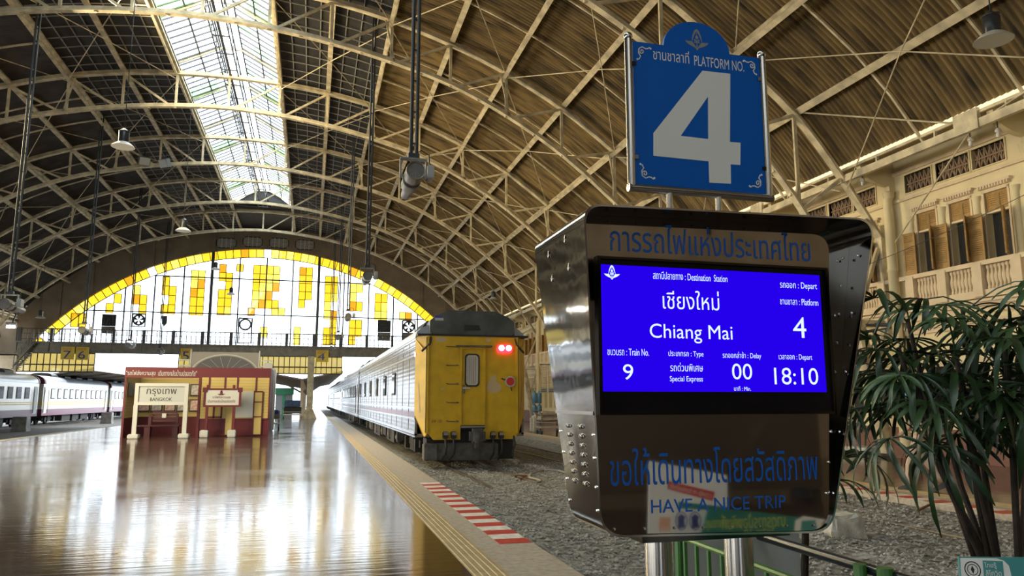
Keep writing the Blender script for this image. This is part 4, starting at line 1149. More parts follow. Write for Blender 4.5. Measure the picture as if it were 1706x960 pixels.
# black cap strip above the face
m = MB(); m.box(TX0 - .02, TX1 + .02, E_ - .02, E_ + .38, zt, zt + .05); m.build('roof_edge', 'black', first)
ru = [o for o in first.children if o.name.startswith('roof_unit')][0]
m = MB(); sec = [(TC - 1.12, 3.18), (TC - 1.12, 3.52), (TC - .98, 3.64), (TC - .62, 3.80), (TC + .62, 3.80), (TC + .98, 3.64), (TC + 1.12, 3.52), (TC + 1.12, 3.18)]
m.prism(sec, E_ + .12, E_ + .5); m.build('unit_cover', 'acgrey', first)
m = MB(); a = px(775, 541); b = px(802, 550); m.prism([(a[0], a[1]), (b[0] - .04, a[1]), (b[0], b[1]), (a[0] - .01, b[1])], E_ + .08, E_ + .12); m.build('access_hatch', 'black', first)
m = MB(); a = px(726, 525); b = px(740, 533.5); m.box(a[0], b[0], E_ + .10, E_ + .118, b[1], a[1] - .06); st_ = m.build('maker_plate', 'greyboard', first)
m = MB(); m.box(a[0], b[0] - .06, E_ + .10, E_ + .118, a[1] - .06, a[1]); m.build('plate_mark', 'signnavy', st_)
for s in (-1, 1):
    x = TC + s * 1.1
    m = MB(); m.tube([(x - s * .02, E_ + .1, 3.2), (x + s * .02, E_ - .02, 3.02), (x + s * .04, E_ - .03, 2.92), (x + s * .24, E_ + .0, 2.72)], .028, 8); m.build('drain_hose', 'black', first)
# door
m = MB(); dx0, dz1 = px(769.5, 582); dx1, dz0 = px(805, 708)
for q in ((dx0 - .04, dx0, dz0, dz1), (dx1, dx1 + .04, dz0, dz1)): m.box(q[0], q[1], E_ - .05, E_, q[2], q[3])
m.box(dx0 - .04, dx1 + .04, E_ - .05, E_, dz1, dz1 + .05); m.build('door_frame', 'yellow', first)
m = MB(); m.box(dx0, dx1, E_ - .005, E_ - .0005, dz0, dz1); d_ = m.build('end_door', 'yellow', first)
wx0, wz1 = px(777, 592); wx1, wz0 = px(796, 642)
def rrect(x0, x1, z0, z1, r, n=5):
    out = []
    for cx_, cz_, a in ((x1 - r, z1 - r, 0), (x0 + r, z1 - r, 1), (x0 + r, z0 + r, 2), (x1 - r, z0 + r, 3)):
        out += [(cx_ + r * math.cos((a + q / n) * math.pi / 2), cz_ + r * math.sin((a + q / n) * math.pi / 2)) for q in range(n + 1)]
    return out
m = MB(); m.prism(rrect(wx0 - .04, wx1 + .04, wz0 - .04, wz1 + .04, .1), E_ - .02, E_ - .004); m.build('window_gasket', 'black', d_)
m = MB(); m.prism(rrect(wx0, wx1, wz0, wz1, .08), E_ - .026, E_ - .0205)
c_ = m.build('window_curtain', 'curtain', d_)
m = MB()
for q in range(5): xq = wx0 + (wx1 - wx0) * (q + .7) / 6; m.box(xq - .007, xq + .007, E_ - .034, E_ - .0262, wz0 + .04, wz1 - .04)
m.build('curtain_pleat', 'greyprint', d_)
m = MB(); m.bar((dx0 + .03, E_ - .03, dz0 + .82 + .1), (dx0 + .22, E_ - .06, dz0 + .92), .03, .03); m.box(dx0 + .02, dx0 + .07, E_ - .04, E_ - .004, dz0 + .8, dz0 + 1.0); m.build('door_handle', 'chrome', d_)
m = MB(); m.box(dx0 - .16, dx1 + .2, E_ - .12, E_, dz1 + .06, dz1 + .10); m.build('door_drip_ledge', 'rail', first)
m = MB(); m.box(dx0 - .02, dx1 + .02, E_ - .10, E_, dz0 - .10, dz0 - .01); m.build('door_sill', 'blackmetal', first)
m = MB(); m.box(dx0 - .02, dx1 + .02, E_ - .11, E_ - .1, dz0 - .06, dz0 - .03); m.build('sill_edge', 'stainless', first)
# ladder rungs
for i, v in enumerate((577, 608, 639, 670, 701)):
    a = px(744, v); b = px(761, v); m = MB(); m.tube([(a[0], E_, a[1]), (a[0] + .03, E_ - .12, a[1] - .02), (b[0] + .03, E_ - .12, b[1] - .02), (b[0], E_, b[1])], .013, 6); m.build('ladder_rung', 'rail', first)
# tail lamps
a = px(840.5, 581); m = MB(); m.prism(rrect(a[0] - .20, a[0] + .20, a[1] - .12, a[1] + .10, .09), E_ - .06, E_); lamp_ = m.build('tail_lamp', 'redlamp', first)
for dx_ in (-.095, .095):
    m = MB(); m.lathe([(.072, 0), (.072, .02), (.05, .035)], (a[0] + dx_, E_ - .06, a[1] + .01), 16, axis=(0, -1, 0)); m.build('lamp_lens', 'lampcore', lamp_)
m = MB(); m.lathe([(.05, 0), (.05, .03)], (TX0, E_ + .42, 2.66), 12, axis=(-1, 0, 0)); m.build('side_lamp', 'lampcore', first)
m = MB(); m.lathe([(.09, 0), (.09, .012)], (TX0, E_ + .42, 2.66), 12, axis=(-1, 0, 0)); m.build('side_lamp_rim', 'redlamp', first)
# red disc
a = px(849, 636); m = MB(); m.lathe([(.135, 0), (.135, .02)], (a[0], E_ - .05, a[1]), 24, axis=(0, -1, 0)); d2 = m.build('tail_disc', 'white', first)
m = MB(); m.lathe([(.105, 0), (.105, .006)], (a[0], E_ - .07, a[1]), 24, axis=(0, -1, 0)); m.build('disc_face', 'red', d2)
m = MB(); m.tube([(a[0] - .22, E_, a[1] + .08), (a[0] - .1, E_ - .05, a[1] + .03)], .015, 6); m.tube([(a[0] + .02, E_ - .03, a[1] - .1), (a[0] + .06, E_, a[1] - .24)], .01, 6); m.build('disc_bracket', 'blackmetal', first)
# bare patches of paint
m = MB(); c = px(823, 643); pts = [(c[0] + .19 * math.cos(q * .3), c[1] + .15 * math.sin(q * .3) - .04) for q in range(0, 5)] + [(c[0] + .07, c[1] + .12), (c[0] + .05, c[1] + .3), (c[0] - .1, c[1] + .2)] + [(c[0] + .19 * math.cos(q * .3), c[1] + .15 * math.sin(q * .3) - .04) for q in range(9, 21)]
polyf(m, pts, E_ - .004)
for u, v, rx, rz in ((735, 566, .14, .07), (813, 567, .07, .05), (737, 648, .05, .03)):
    m.build('bare_patch', 'yellow_worn', first); m = MB()
    c = px(u, v); disc(m, c[0], c[1], rx, E_ - .004, 9, rz)
m.build('bare_patch', 'yellow_worn', first)
m = MB(); textpx(m, 'ANF 1103', 719, 736, 699.5, 704.5, E_ - .006); m.build('number_lettering', 'ink', first)
# buffer beam, coupler, hoses
m = MB(); a = px(712, 741); b = px(833, 767.5); m.bev(a[0] - .06, b[0], E_ + .15, E_ + .5, b[1] + .02, a[1] + .02, .03); m.box(a[0] - .06, a[0] + .26, E_ + .1, E_ + .15, b[1] + .05, a[1]); m.build('buffer_beam', 'beam_grey', first)
m = MB(); m.box(fl + .05, fr_ - .02, E_ + .3, E_ + .9, -.0, .54); m.build('end_underframe', 'black', first)
m = MB(); a = px(779, 714); b = px(804, 740); cz_ = (a[1] + b[1]) / 2; cxx = (a[0] + b[0]) / 2
m.bev(a[0], b[0], E_ - .42, E_ - .1, b[1] + .03, a[1], .07); m.bev(cxx - .12, cxx + .02, E_ - .52, E_ - .38, b[1] + .05, a[1] - .05, .03); m.box(cxx - .1, cxx + .1, E_ - .1, E_ + .5, cz_ - .1, cz_ + .1); m.box(cxx - .05, cxx + .07, E_ - .3, E_ - .15, b[1] - .1, b[1] + .05)
m.build('coupler', 'beam_grey', first)
m = MB(); m.box(rec0, rec1, E_ + .2, E_ + .25, zb, .85); m.build('coupler_recess', 'black', first)
for u in (741.5, 755, 820.5, 834):
    a = px(u, 719); b = px(u, 731)
    m = MB(); m.bev(a[0] - .07, a[0] + .07, E_ - .1, E_, b[1], a[1], .02); jb = m.build('jumper_socket', 'blackmetal', first)
    m = MB(); m.box(a[0] - .06, a[0] + .06, E_ - .12, E_ - .1, (a[1] + b[1]) / 2, a[1] - .01); m.build('socket_cover', 'chrome', jb)
    s = -1 if u < 790 else -.6
    m = MB(); m.tube([(a[0], E_ - .06, b[1]), (a[0] + .02, E_ - .1, b[1] - .2), (a[0] + .01, E_ - .06, b[1] - .38), (a[0] + s * .06, E_ + .1, b[1] - .52)], .028, 8); m.build('jumper_hose', 'black', first)
a = px(856, 733); m = MB(); m.tube([(a[0], E_ + .02, a[1] + .1), (a[0] + .02, E_ - .05, a[1] - .1), (a[0] - .03, E_, a[1] - .32), (a[0] - .02, E_, a[1] - .42)], .03, 8); m.build('brake_hose', 'blackmetal', first)
ycar = 42.65
labs = ['second silver carriage of the right hand train, coupled ahead of the yellow-ended one', 'third silver carriage of the right hand train', 'fourth silver carriage of the right hand train', 'fifth silver carriage of the right hand train, far outside the hall']
c2 = make_carriage(ycar, ycar + 22.6, labs[0], False)
for i in range(1, 4): copy_tree(c2, (TC, ycar + 23.4 * i, ZR), labs[i])

# rails
def rails(xc, y0, y1, z, lab):
    for s in (-.53, .53):
        m = MB(); m.prism([(xc + s - .06, z - .14), (xc + s + .06, z - .14), (xc + s + .06, z - .12), (xc + s + .012, z - .10), (xc + s + .012, z - .04), (xc + s + .034, z - .03), (xc + s + .034, z), (xc + s - .034, z), (xc + s - .034, z - .03), (xc + s - .012, z - .04), (xc + s - .012, z - .10), (xc + s - .06, z - .12)], y0, y1)
        o = tag(m.build('rail', 'rail'), '%s steel rail of the %s' % ('left' if s < 0 else 'right', lab), 'rail', 'rails')
        m = MB(); m.box(xc + s - .022, xc + s + .022, y0, y1, z, z + .002); m.build('running_surface', 'railtop', o)
rails(TC, 7.5, 140, ZR, 'track under the yellow-ended train')
rails(7.3, 6.6, 140, ZR - .01, 'empty track beside the right platform')
rails(-13.4, -5, 140, -.42, 'empty track beside the left platform edge')
rails(-21.25, 20, 140, -.42, 'track under the maroon-banded train')

# --- left hand train with maroon lower band
LX0, LX1 = -22.7, -19.8; LC = (LX0 + LX1) / 2
def make_left(y0, y1, label):
    t = thing('banded_carriage', label, 'train carriage', (LC, y0, -.42), 'carriages of the left hand train')
    m = MB(); m.box(LX0, LX1, y0, y1, .82, 2.78); m.build('body_side', 'pale_metal', t)
    m = MB(); m.box(LX0 - .012, LX1 + .012, y0 - .01, y1 + .01, .32, .82); m.build('lower_band', 'purple', t)
    m = MB(); m.box(LX0 - .012, LX1 + .012, y0 - .005, y1 + .005, 1.16, 1.22); m.box(LX0 - .012, LX1 + .012, y0 - .005, y1 + .005, 1.30, 1.36); m.build('waist_stripe', 'signyellow', t)
    m = MB(); m.prism(car_section(LX0 - .05, LX1 + .05, 2.76, 2.84, 3.45), y0 + .3, y1 - .3); m.build('roof', 'silverroof', t, smooth=True)
    for ya_ in (y0 - .02, y1 - .32):
        m = MB(); m.prism(car_section(LX0 - .06, LX1 + .06, 2.74, 2.86, 3.48), ya_, ya_ + .34); m.build('roof_end_band', 'maroon', t, smooth=True)
    L = y1 - y0
    for q in range(10):
        yw = y0 + L * (.12 + .084 * q)
        m = MB(); m.box(LX1 + .004, LX1 + .03, yw - .44, yw + .44, 1.60, 2.42); fr = m.build('window', 'black', t)
        m = MB(); m.box(LX1 + .03, LX1 + .036, yw - .38, yw + .38, 1.66, 2.36); m.build('pane', 'trainglass', fr)
    for yd in (y0 + .6, y1 - .6):
        m = MB(); m.box(LX1 + .004, LX1 + .02, yd - .38, yd + .38, .5, 2.5); m.build('side_door', 'greyboard', t)
        for e in (-.45, .45):
            m = MB(); m.tube([(LX1 + .07, yd + e, .55), (LX1 + .07, yd + e, 2.3)], .025, 6); m.build('grab_rail', 'chrome', t)
    for yc in (y0 + 3, y1 - 3): bogie(t, yc, LX0, LX1, -.42)
    for a, b in ((.3, .42), (.45, .55), (.58, .7)):
        m = MB(); m.bev(LX0 + .2, LX1 - .2, y0 + L * a, y0 + L * b, -.2, .32, .03); m.build('underfloor_box', 'blackmetal', t)
    for q in range(4):
        m = MB(); yy = y0 + L * (.2 + q * .18); m.prism(car_section(LC - .8, LC + .8, 3.3, 3.45, 3.72), yy, yy + 1.6); m.build('roof_vent', 'black', t, smooth=True)
    m = MB(); m.box(LC - .5, LC + .5, y1 - .3, y1 + 1.0, .5, 2.7); m.build('gangway', 'black', t)
    return t
L1 = make_left(64.4, 83.2, 'sunlit left hand carriage with a maroon lower band, standing outside the hall end')
copy_tree(L1, (LC, 44.6, -.42), 'shaded left hand carriage with a maroon lower band, cut by the left photo edge')
copy_tree(L1, (LC, 84.2, -.42), 'far left hand carriage partly hidden behind the red kiosk')

# ================================================================== RED AND YELLOW BOOTH ON THE PLATFORM
KY = 33.2; KB = 35.6
def kx(u, y=KY): return aty(u, 680, y).x
def kz(v, y=KY, u=330): return aty(u, v, y).z
KL, KM, KR, KT = kx(204), kx(330), kx(449), kz(613)
kiosk = thing('photo_booth', 'maroon and yellow painted booth shaped like a small station on the platform', 'booth', ((KL + KR) / 2, KY + 1, 0))
def kb(name, m, *boxes):
    b = MB()
    for q in boxes: b.box(*q)
    return b.build(name, m, kiosk)
zy0, zy1 = kz(698), kz(630)
# shell
kb('left_wall', 'maroon', (KL, KL + .08, KY, KB, 0, KT))
kb('back_wall', 'maroon', (KL + .08, KM, KB, KB + .08, 0, KT))
kb('roof', 'maroon', (KM, KR, KY, KB + .08, KT - .06, KT))
kb('right_block', 'maroon', (KM, KR, KY, KB + .08, 0, KT - .06))
fasc = kb('fascia', 'maroontrim', (KL, KM, KY - .02, KY + .06, zy1, KT + .01), (KM, KR, KY - .02, KY, kz(629), KT + .01))
m = MB(); textpx(m, '"รถไฟส่งความสุข', 210, 259, 617, 627.5, KY - .025, .008); m.build('fascia_lettering', 'greyboard', fasc)
m = MB(); textpx(m, 'เดินทางกลับบ้านปลอดภัย"', 264, 328, 616.5, 627, KY - .025, .008); m.build('fascia_lettering', 'greyboard', fasc)
# yellow boarding, drawn as separate planks
def boards(name, x0, x1, y, z0, z1, ax='y', n=None):
    m = MB(); n = n or max(1, round((z1 - z0) / .125)); h = (z1 - z0) / n
    for q in range(n):
        if ax == 'y': m.box(x0, x1, y - .02, y, z0 + q * h + .006, z0 + (q + 1) * h)
        else: m.box(y, y + .02, x0, x1, z0 + q * h + .006, z0 + (q + 1) * h)
    return m.build(name, 'kioskyellow', kiosk)
boards('alcove_boarding', KL + .1, KM, KB, .78, KT - .1)
boards('alcove_side_boarding', KY + .05, KB - .02, KL + .08, .78, KT - .1, 'x')
boards('front_boarding', KM + .08, KR - .06, KY, zy0, kz(629))
kb('front_lower_boards', 'maroon', *[(KM + .08, KR - .06, KY - .015, KY, .04 + q * .12, .15 + q * .12) for q in range(5)])
kb('front_trim', 'maroontrim', (KM - .03, KM + .07, KY - .04, KY, 0, kz(629)), (KR - .06, KR, KY - .03, KY, 0, KT), *[(kx(u) - .035, kx(u) + .035, KY - .035, KY - .02, kz(vb), kz(629)) for u, vb in ((346.7, 650), (373, 650), (394, 650), (425, 652))],
   (KM, KR, KY - .03, KY - .02, zy0 - .05, zy0))
kb('left_window', 'dark_board', (KL + .10, KL + .13, KY + .25, KY + 1.15, kz(660), kz(638)))
kb('window_bars', 'lath', *[(KL + .13, KL + .15, KY + .25 + q * .22, KY + .33 + q * .22, kz(660), kz(638)) for q in range(5)])
# pale notice board and yellow upright panels
kb('grey_notice_panel', 'greyboard', (kx(392.5), kx(423), KY - .05, KY - .02, kz(696), kz(651.7)))
kb('panel_edge', 'maroontrim', (kx(421.6), kx(423.6), KY - .06, KY - .05, kz(725), kz(651)), (kx(436), kx(437.5), KY - .06, KY - .02, kz(725), kz(652)), (kx(423), kx(437), KY - .055, KY - .02, kz(653.5), kz(651.5)), (kx(423), kx(437), KY - .055, KY - .02, kz(671), kz(669)), (kx(423), kx(437), KY - .055, KY - .02, kz(696), kz(694)))
kb('yellow_upright', 'kioskyellow', (kx(423.6), kx(435.8), KY - .045, KY - .02, kz(725), kz(653)), (kx(377), kx(387.5), KY - .045, KY - .02, kz(725), kz(678)))
kb('yellow_counter_panel', 'kioskyellow', (kx(347.5), kx(355), KY - .04, KY - .02, kz(694), kz(679)), (kx(358), kx(368), KY - .04, KY - .02, kz(694), kz(679)), (kx(371), kx(376), KY - .04, KY - .02, kz(697), kz(679)))
kb('counter_trim', 'maroontrim', (kx(355), kx(358), KY - .05, KY - .02, kz(697), kz(678)), (kx(368), kx(371), KY - .05, KY - .02, kz(697), kz(678)), (kx(346), kx(370), KY - .05, KY - .02, kz(697), kz(694)))
# framed prints hung in the alcove
fp = None
cols = (240, 261, 283, 304, 325)
for r, (v0, v1) in enumerate(((640, 660), (665.5, 686))):
    for i, u in enumerate(cols):
        x = kx(u, KB); w_ = .24; z0, z1 = kz(v1, KB, 280), kz(v0, KB, 280)
        lab = 'small dark-framed print in the booth alcove, %s of the %s row' % (('leftmost', 'second', 'middle', 'fourth', 'rightmost')[i], ('upper', 'lower')[r])
        t = thing('picture_frame', lab, 'picture', (x, KB - .04, z0), 'framed prints in the booth alcove')
        m = MB(); m.box(x - w_, x + w_, KB - .05, KB - .021, z0, z1); m.build('frame', 'ink', t)
        m = MB(); m.box(x - w_ + .045, x + w_ - .045, KB - .056, KB - .05, z0 + .05, z1 - .05); m.build('print', 'photoprint' if (i + r) % 2 else 'photoprint2', t)
# signboard in front of the right half
t = thing('booth_signboard', 'white signboard in a maroon frame on posts in front of the booth', 'sign', (kx(369), KY - .45, 0))
SY = KY - .45
m = MB(); x0, x1, z0, z1 = kx(338, SY), kx(401, SY), kz(678, SY), kz(647, SY)
for q in ((x0, x1, z1 - .07, z1), (x0, x1, z0, z0 + .07), (x0, x0 + .09, z0 + .07, z1 - .07), (x1 - .09, x1, z0 + .07, z1 - .07), (x0 + .1, x0 + .2, z1, z1 + .14), (x1 - .35, x1 - .25, z1, z1 + .14), ): m.box(q[0], q[1], SY - .04, SY + .04, q[2], q[3])
for q in ((x0 - .04, x0 + .14, z1 - .15, z1 + .03), (x1 - .14, x1 + .04, z1 - .15, z1 + .03)): m.box(q[0], q[1], SY - .055, SY + .055, q[2], q[3])
m.build('frame', 'maroontrim', t)
m = MB(); m.box(x0 + .09, x1 - .09, SY - .03, SY + .02, z0 + .07, z1 - .07); b_ = m.build('board', 'greyboard', t)
m = MB(); textpx(m, 'รถไฟส่งความสุข', 354, 384, 659, 665.5, SY - .034); textpx(m, 'เดินทางกลับบ้านปลอดภัย', 346, 392, 665.5, 671, SY - .034); m.build('board_lettering', 'maroon', b_)
m = MB(); c = aty(369, 655, SY); polyf(m, [(c.x - .16, c.z - .04), (c.x - .05, c.z - .03), (c.x - .05, c.z + .06), (c.x, c.z + .13), (c.x + .05, c.z + .06), (c.x + .05, c.z - .03), (c.x + .16, c.z - .04), (c.x + .06, c.z - .09), (c.x - .06, c.z - .09)], SY - .034); m.build('board_emblem', 'maroon', b_)
for u in (345, 390):
    x = kx(u, SY); m = MB(); m.box(x - .05, x + .05, SY - .05, SY + .05, 0.2, z0); m.build('post', 'maroontrim', t)
for u0, u1 in ((336, 350.3), (381.7, 396)):
    m = MB(); m.bev(kx(u0, SY), kx(u1, SY), SY - .2, SY + .2, 0, .3, .03); m.build('foot_block', 'white', t)
# station name board
NY = 32.4
t = thing('station_name_board', 'white station name board on two posts in front of the booth alcove', 'sign', (kx(266, NY), NY, 0))
x0, x1, z0, z1 = kx(223, NY), kx(312.5, NY), kz(675, NY), kz(639, NY)
m = MB()
for q in ((x0, x1, z1 - .12, z1), (x0, x1, z0, z0 + .11), (x0, x0 + .14, z0 + .11, z1 - .12), (x1 - .14, x1, z0 + .11, z1 - .12)): m.box(q[0], q[1], NY - .05, NY + .05, q[2], q[3])
m.build('frame', 'white', t)
m = MB(); m.box(x0 + .14, x1 - .14, NY - .02, NY + .03, z0 + .11, z1 - .12); b_ = m.build('board', 'boardwhite', t)
m = MB(); textpx(m, 'กรุงเทพ', 244, 294, 648, 660.5, NY - .025, .012); textpx(m, 'BANGKOK', 250, 286.5, 662.5, 668.3, NY - .025, .02); m.build('name_lettering', 'ink', b_)
for x in (x0 + .07, x1 - .07):
    m = MB(); m.box(x - .08, x + .08, NY - .06, NY + .06, .15, z0); m.build('post', 'white', t)
    m = MB(); m.bev(x - .2, x + .2, NY - .2, NY + .2, 0, .18, .03); m.build('foot_block', 'white', t)
# bench
BY = 33.4
t = thing('bench', 'dark red bench with a small white card on its back inside the alcove', 'bench', (kx(270, BY), BY, 0))
m = MB()
for q in range(4): m.box(kx(252, BY), kx(294, BY), BY + .3 + q * .02, BY + .34 + q * .02, .62 + q * .11, .71 + q * .11)
bk = m.build('backrest', 'benchred', t)
m = MB(); m.box(kx(268.7, BY), kx(275.7, BY), BY + .27, BY + .3, .78, .96); cd = m.build('card', 'white', bk)
m = MB()
for q in range(4): m.box(kx(231.5, BY), kx(301.5, BY), BY - .2 + q * .12, BY - .1 + q * .12, .44, .49)
m.build('seat', 'benchred', t)
for u0, u1 in ((244, 253.5), (290.6, 299)):
    m = MB(); m.box(kx(u0, BY), kx(u1, BY), BY - .15, BY + .25, 0, .44); m.box(kx(u0, BY) + .05, kx(u1, BY) - .05, BY + .25, BY + .32, .3, .95); m.build('leg', 'benchred', t)

# things behind the booth
BNY = 41.0
t = thing('station_banner', 'faded grey banner of an arched station front hung behind the booth', 'banner', (aty(375, 600, BNY).x, BNY, 0))
x0, x1 = aty(319.5, 600, BNY).x, aty(431, 600, BNY).x; zt_ = aty(375, 587, BNY).z
m = MB(); m.box(x0, x1, BNY, BNY + .03, 1.6, zt_); sh = m.build('sheet', 'greyprint', t)
m = MB(); cx_ = (x0 + x1) / 2; r = 1.55; zb_ = zt_ - 1.15
m.add([(cx_ + r * math.cos(q * math.pi / 24), BNY - .006, zb_ + .95 * math.sin(q * math.pi / 24)) for q in range(25)], [tuple(range(25))])
m.box(x0 + .5, x1 - .5, BNY - .012, BNY - .002, zb_ - .12, zb_ - .04)
m.build('arch_print', 'darkprint', sh)
m = MB()
for q in range(1, 9):
    a = q * math.pi / 9; m.bar((cx_ + .3 * math.cos(a), BNY - .01, zb_ + .2 * math.sin(a)), (cx_ + 1.5 * math.cos(a), BNY - .01, zb_ + .9 * math.sin(a)), .02, .01)
m.strip([(cx_ + 1.65 * math.cos(q * math.pi / 20), BNY - .006, zb_ + 1.02 * math.sin(q * math.pi / 20)) for q in range(21)], .01, .05)
for s in (-1, 1):
    for q in range(3): m.box(cx_ + s * 2.0 - .3, cx_ + s * 2.0 + .3, BNY - .01, BNY, zb_ + .1 + q * .3, zb_ + .16 + q * .3)
m.build('line_print', 'greyboard', sh)
for x in (x0 - .04, x1 + .04):
    m = MB(); m.tube([(x, BNY, 0), (x, BNY, zt_ + .1)], .04, 8); m.build('pole', 'white', t)
t = thing('pale_cabinet', 'tall pale grey cabinet standing behind the right end of the booth', 'cabinet', (aty(451, 650, 39).x, 39, 0))
xa, xb = aty(436, 650, 39).x, aty(458.5, 650, 39).x
m = MB(); m.bev(xa, xb, 38.7, 39.5, 0, aty(450, 614, 39).z, .05); m.build('body', 'pale_metal', t)
m = MB(); m.prism(rrect(aty(437, 650, 39).x, aty(452, 650, 39).x, aty(450, 616, 39).z, aty(450, 605, 39).z, .1), 38.9, 39.3); m.build('rounded_top', 'greyboard', t)
def trolley(name, lab, cat, x, y, w_, d, zt_, load, grp=None):
    t = thing(name, lab, cat, (x, y, 0), grp)
    m = MB(); m.box(x - w_ / 2, x + w_ / 2, y - d / 2, y + d / 2, .28, .36); m.box(x - w_ / 2, x + w_ / 2, y - d / 2, y + d / 2, .52, .56); m.build('deck', 'pale_metal', t)
    for sx in (-1, 1):
        for sy in (-1, 1):
            m = MB(); m.tube([(x + sx * (w_ / 2 - .04), y + sy * (d / 2 - .04), .15), (x + sx * (w_ / 2 - .04), y + sy * (d / 2 - .04), .95)], .025, 6); m.build('upright', 'grey_steel', t)
            m = MB(); m.lathe([(.04, -.03), (.09, -.025), (.09, .025), (.04, .03)], (x + sx * (w_ / 2 - .04), y + sy * (d / 2 - .08), .09), 12, axis=(1, 0, 0)); m.build('wheel', 'black', t)
    m = MB(); m.tube([(x - w_ / 2, y + d / 2, .9), (x - w_ / 2 - .1, y + d / 2, 1.05), (x - w_ / 2 - .1, y - d / 2, 1.05), (x - w_ / 2, y - d / 2, .9)], .02, 6); m.build('handle', 'grey_steel', t)
    for k, (nm, mm, x0, x1, z0, z1) in enumerate(load):
        m = MB(); m.bev(x + x0, x + x1, y - d / 2 + .03, y + d / 2 - .03, z0, z1, .06); m.build(nm, mm, t, smooth=True)
    return t
p = atz(458, 716, 0)
trolley('luggage_trolley', 'small grey trolley with a purple blue box beside the booth', 'trolley', p.x, p.y, .42, .7, .9, (('grey_crate', 'grey_steel', -.2, .2, .56, .8), ('crate_cover', 'signnavy', -.19, .2, .80, 1.0)))
for i, (u, v) in enumerate(((34, 719), (178, 706))):
    q = atz(u, v, -.55); m = MB(); m.bev(q.x - .42, q.x + .42, q.y - .4, q.y + .4, -.55, .42, .03); m.box(q.x - .46, q.x + .46, q.y - .44, q.y + .44, -.55, -.38)
    tag(m.build('concrete_bollard', 'grey_steel'), ('square grey concrete block beside the left track near the photo edge', 'square grey concrete block beside the left track by the booth')[i], 'block', 'blocks beside the left track')
p = atz(487, 697.5, 0)
t = trolley('covered_cart', 'dark handcart covered with a blue tarpaulin far down the platform', 'cart', p.x, p.y, 1.5, 1.2, 1.5, (('load', 'blackmetal', -.72, .72, .40, .95), ('tarpaulin', 'tarp', -.66, .6, .93, 1.5)))

# canopies of the platforms beyond the hall
def wing(lab, pts, y0, y1, posts):
    t = thing('platform_canopy', lab, 'canopy', (pts[0][0], y0, 0), 'open air platform canopies')
    m = MB(); m.prism(pts + [(x, z + .10) for x, z in pts[::-1]], y0, y1); m.build('roof_sheet', 'canopy', t)
    m = MB()
    for x, z in (pts[0], pts[-1]): m.box(x - .05, x + .05, y0 - .03, y1, z - .12, z + .16)
    m.build('edge_gutter', 'canopylight', t)
    n = int((y1 - y0) / 6)
    for q in range(n):
        y = y0 + .8 + q * 6
        m = MB(); m.strip([(x, y, z - .12) for x, z in pts], .12, .16)
        for x, z in ((pts[0]), (pts[-1])): m.bar((posts, y, 2.2), (posts + (x - posts) * .6, y, np.interp(posts + (x - posts) * .6, [a for a, _ in pts], [b for _, b in pts]) - .1), .1, .12)
        m.build('rafter', 'canopy', t)
        m = MB(); m.box(posts - .13, posts + .13, y - .13, y + .13, 0, np.interp(posts, [a for a, _ in pts], [b for _, b in pts])); m.build('post', 'wallpink', t)
CY0 = 71.0
pv = aty(503.5, 633, CY0)
wing('butterfly canopy with a valley roof over the platform straight ahead', [(pv.x - 4.6, pv.z + .85), (pv.x, pv.z), (pv.x + 3.6, pv.z + .75)], CY0, 125, pv.x)
pa = aty(58, 628, 70.0); pb = aty(155, 615, 70.0)
wing('slanting canopy wing behind the left hand train', [(-25.6, pa.z - .2), (pa.x, pa.z), (pb.x, pb.z)], 70.0, 125, -24.3)
GY = 84
t = thing('green_kiosk', 'small green and white kiosk far along the platform beyond the booth', 'kiosk', (aty(473, 665, GY).x, GY, 0))
xa, xb = aty(459, 665, GY).x, aty(487, 665, GY).x
m = MB(); m.box(xa, xb, GY, GY + 2, 0, 2.5); m.build('body', 'greyboard', t)
m = MB(); m.box(xa - .1, xb + .1, GY - .1, GY + 2.1, 2.1, 2.8); m.box(xa + .7, xa + 1.0, GY - .05, GY, 0, 2.1); m.build('green_fascia', 'green', t)

# yellow platform number plates hung under the footbridge
def plate(u0, u1, v0, v1, s, su0, su1, sv0, sv1, y, lab):
    a = aty(u0, v1, y); b = aty(u1, v0, y)
    t = thing('platform_plate', lab, 'sign', ((a.x + b.x) / 2, y, a.z), 'yellow platform number plates')
    m = MB(); m.box(a.x, b.x, y, y + .08, a.z, b.z); pl = m.build('plate', 'signyellow', t)
    m = MB(); textpx(m, s, su0, su1, sv0, sv1, y - .01, .03); m.build('number', 'signnavy', pl)
    m = MB(); textpx(m, 'ชานชาลา', (u0 * .85 + u1 * .15), (u0 * .2 + u1 * .8), v0 + 1.5, v0 + 5.5, y - .01); m.build('small_lettering', 'redpaint', pl)
    m = MB(); m.box(a.x + .1, a.x + .16, y + .04, y + .11, b.z - .1, 5.5); m.build('hanger', 'bridge_dark', t); m = MB(); m.box(b.x - .16, b.x - .1, y + .04, y + .11, b.z - .1, 5.5); m.build('hanger', 'bridge_dark', t)
PY = 63.2
plate(100.5, 124.5, 578, 599, '7', 105, 118, 584.5, 597.5, PY, 'yellow hanging plate with number 7 at the left')
plate(125.3, 148.5, 578.5, 599.5, '6', 130, 142, 585, 598, PY, 'yellow hanging plate with number 6 at the left')
plate(300, 320, 581, 601, '5', 303.5, 315, 586, 600, PY, 'yellow hanging plate with number 5 above the booth')
plate(526, 547.6, 584, 603, '4', 529, 541.5, 589, 600, PY, 'yellow hanging plate with number 4 by the platform column')

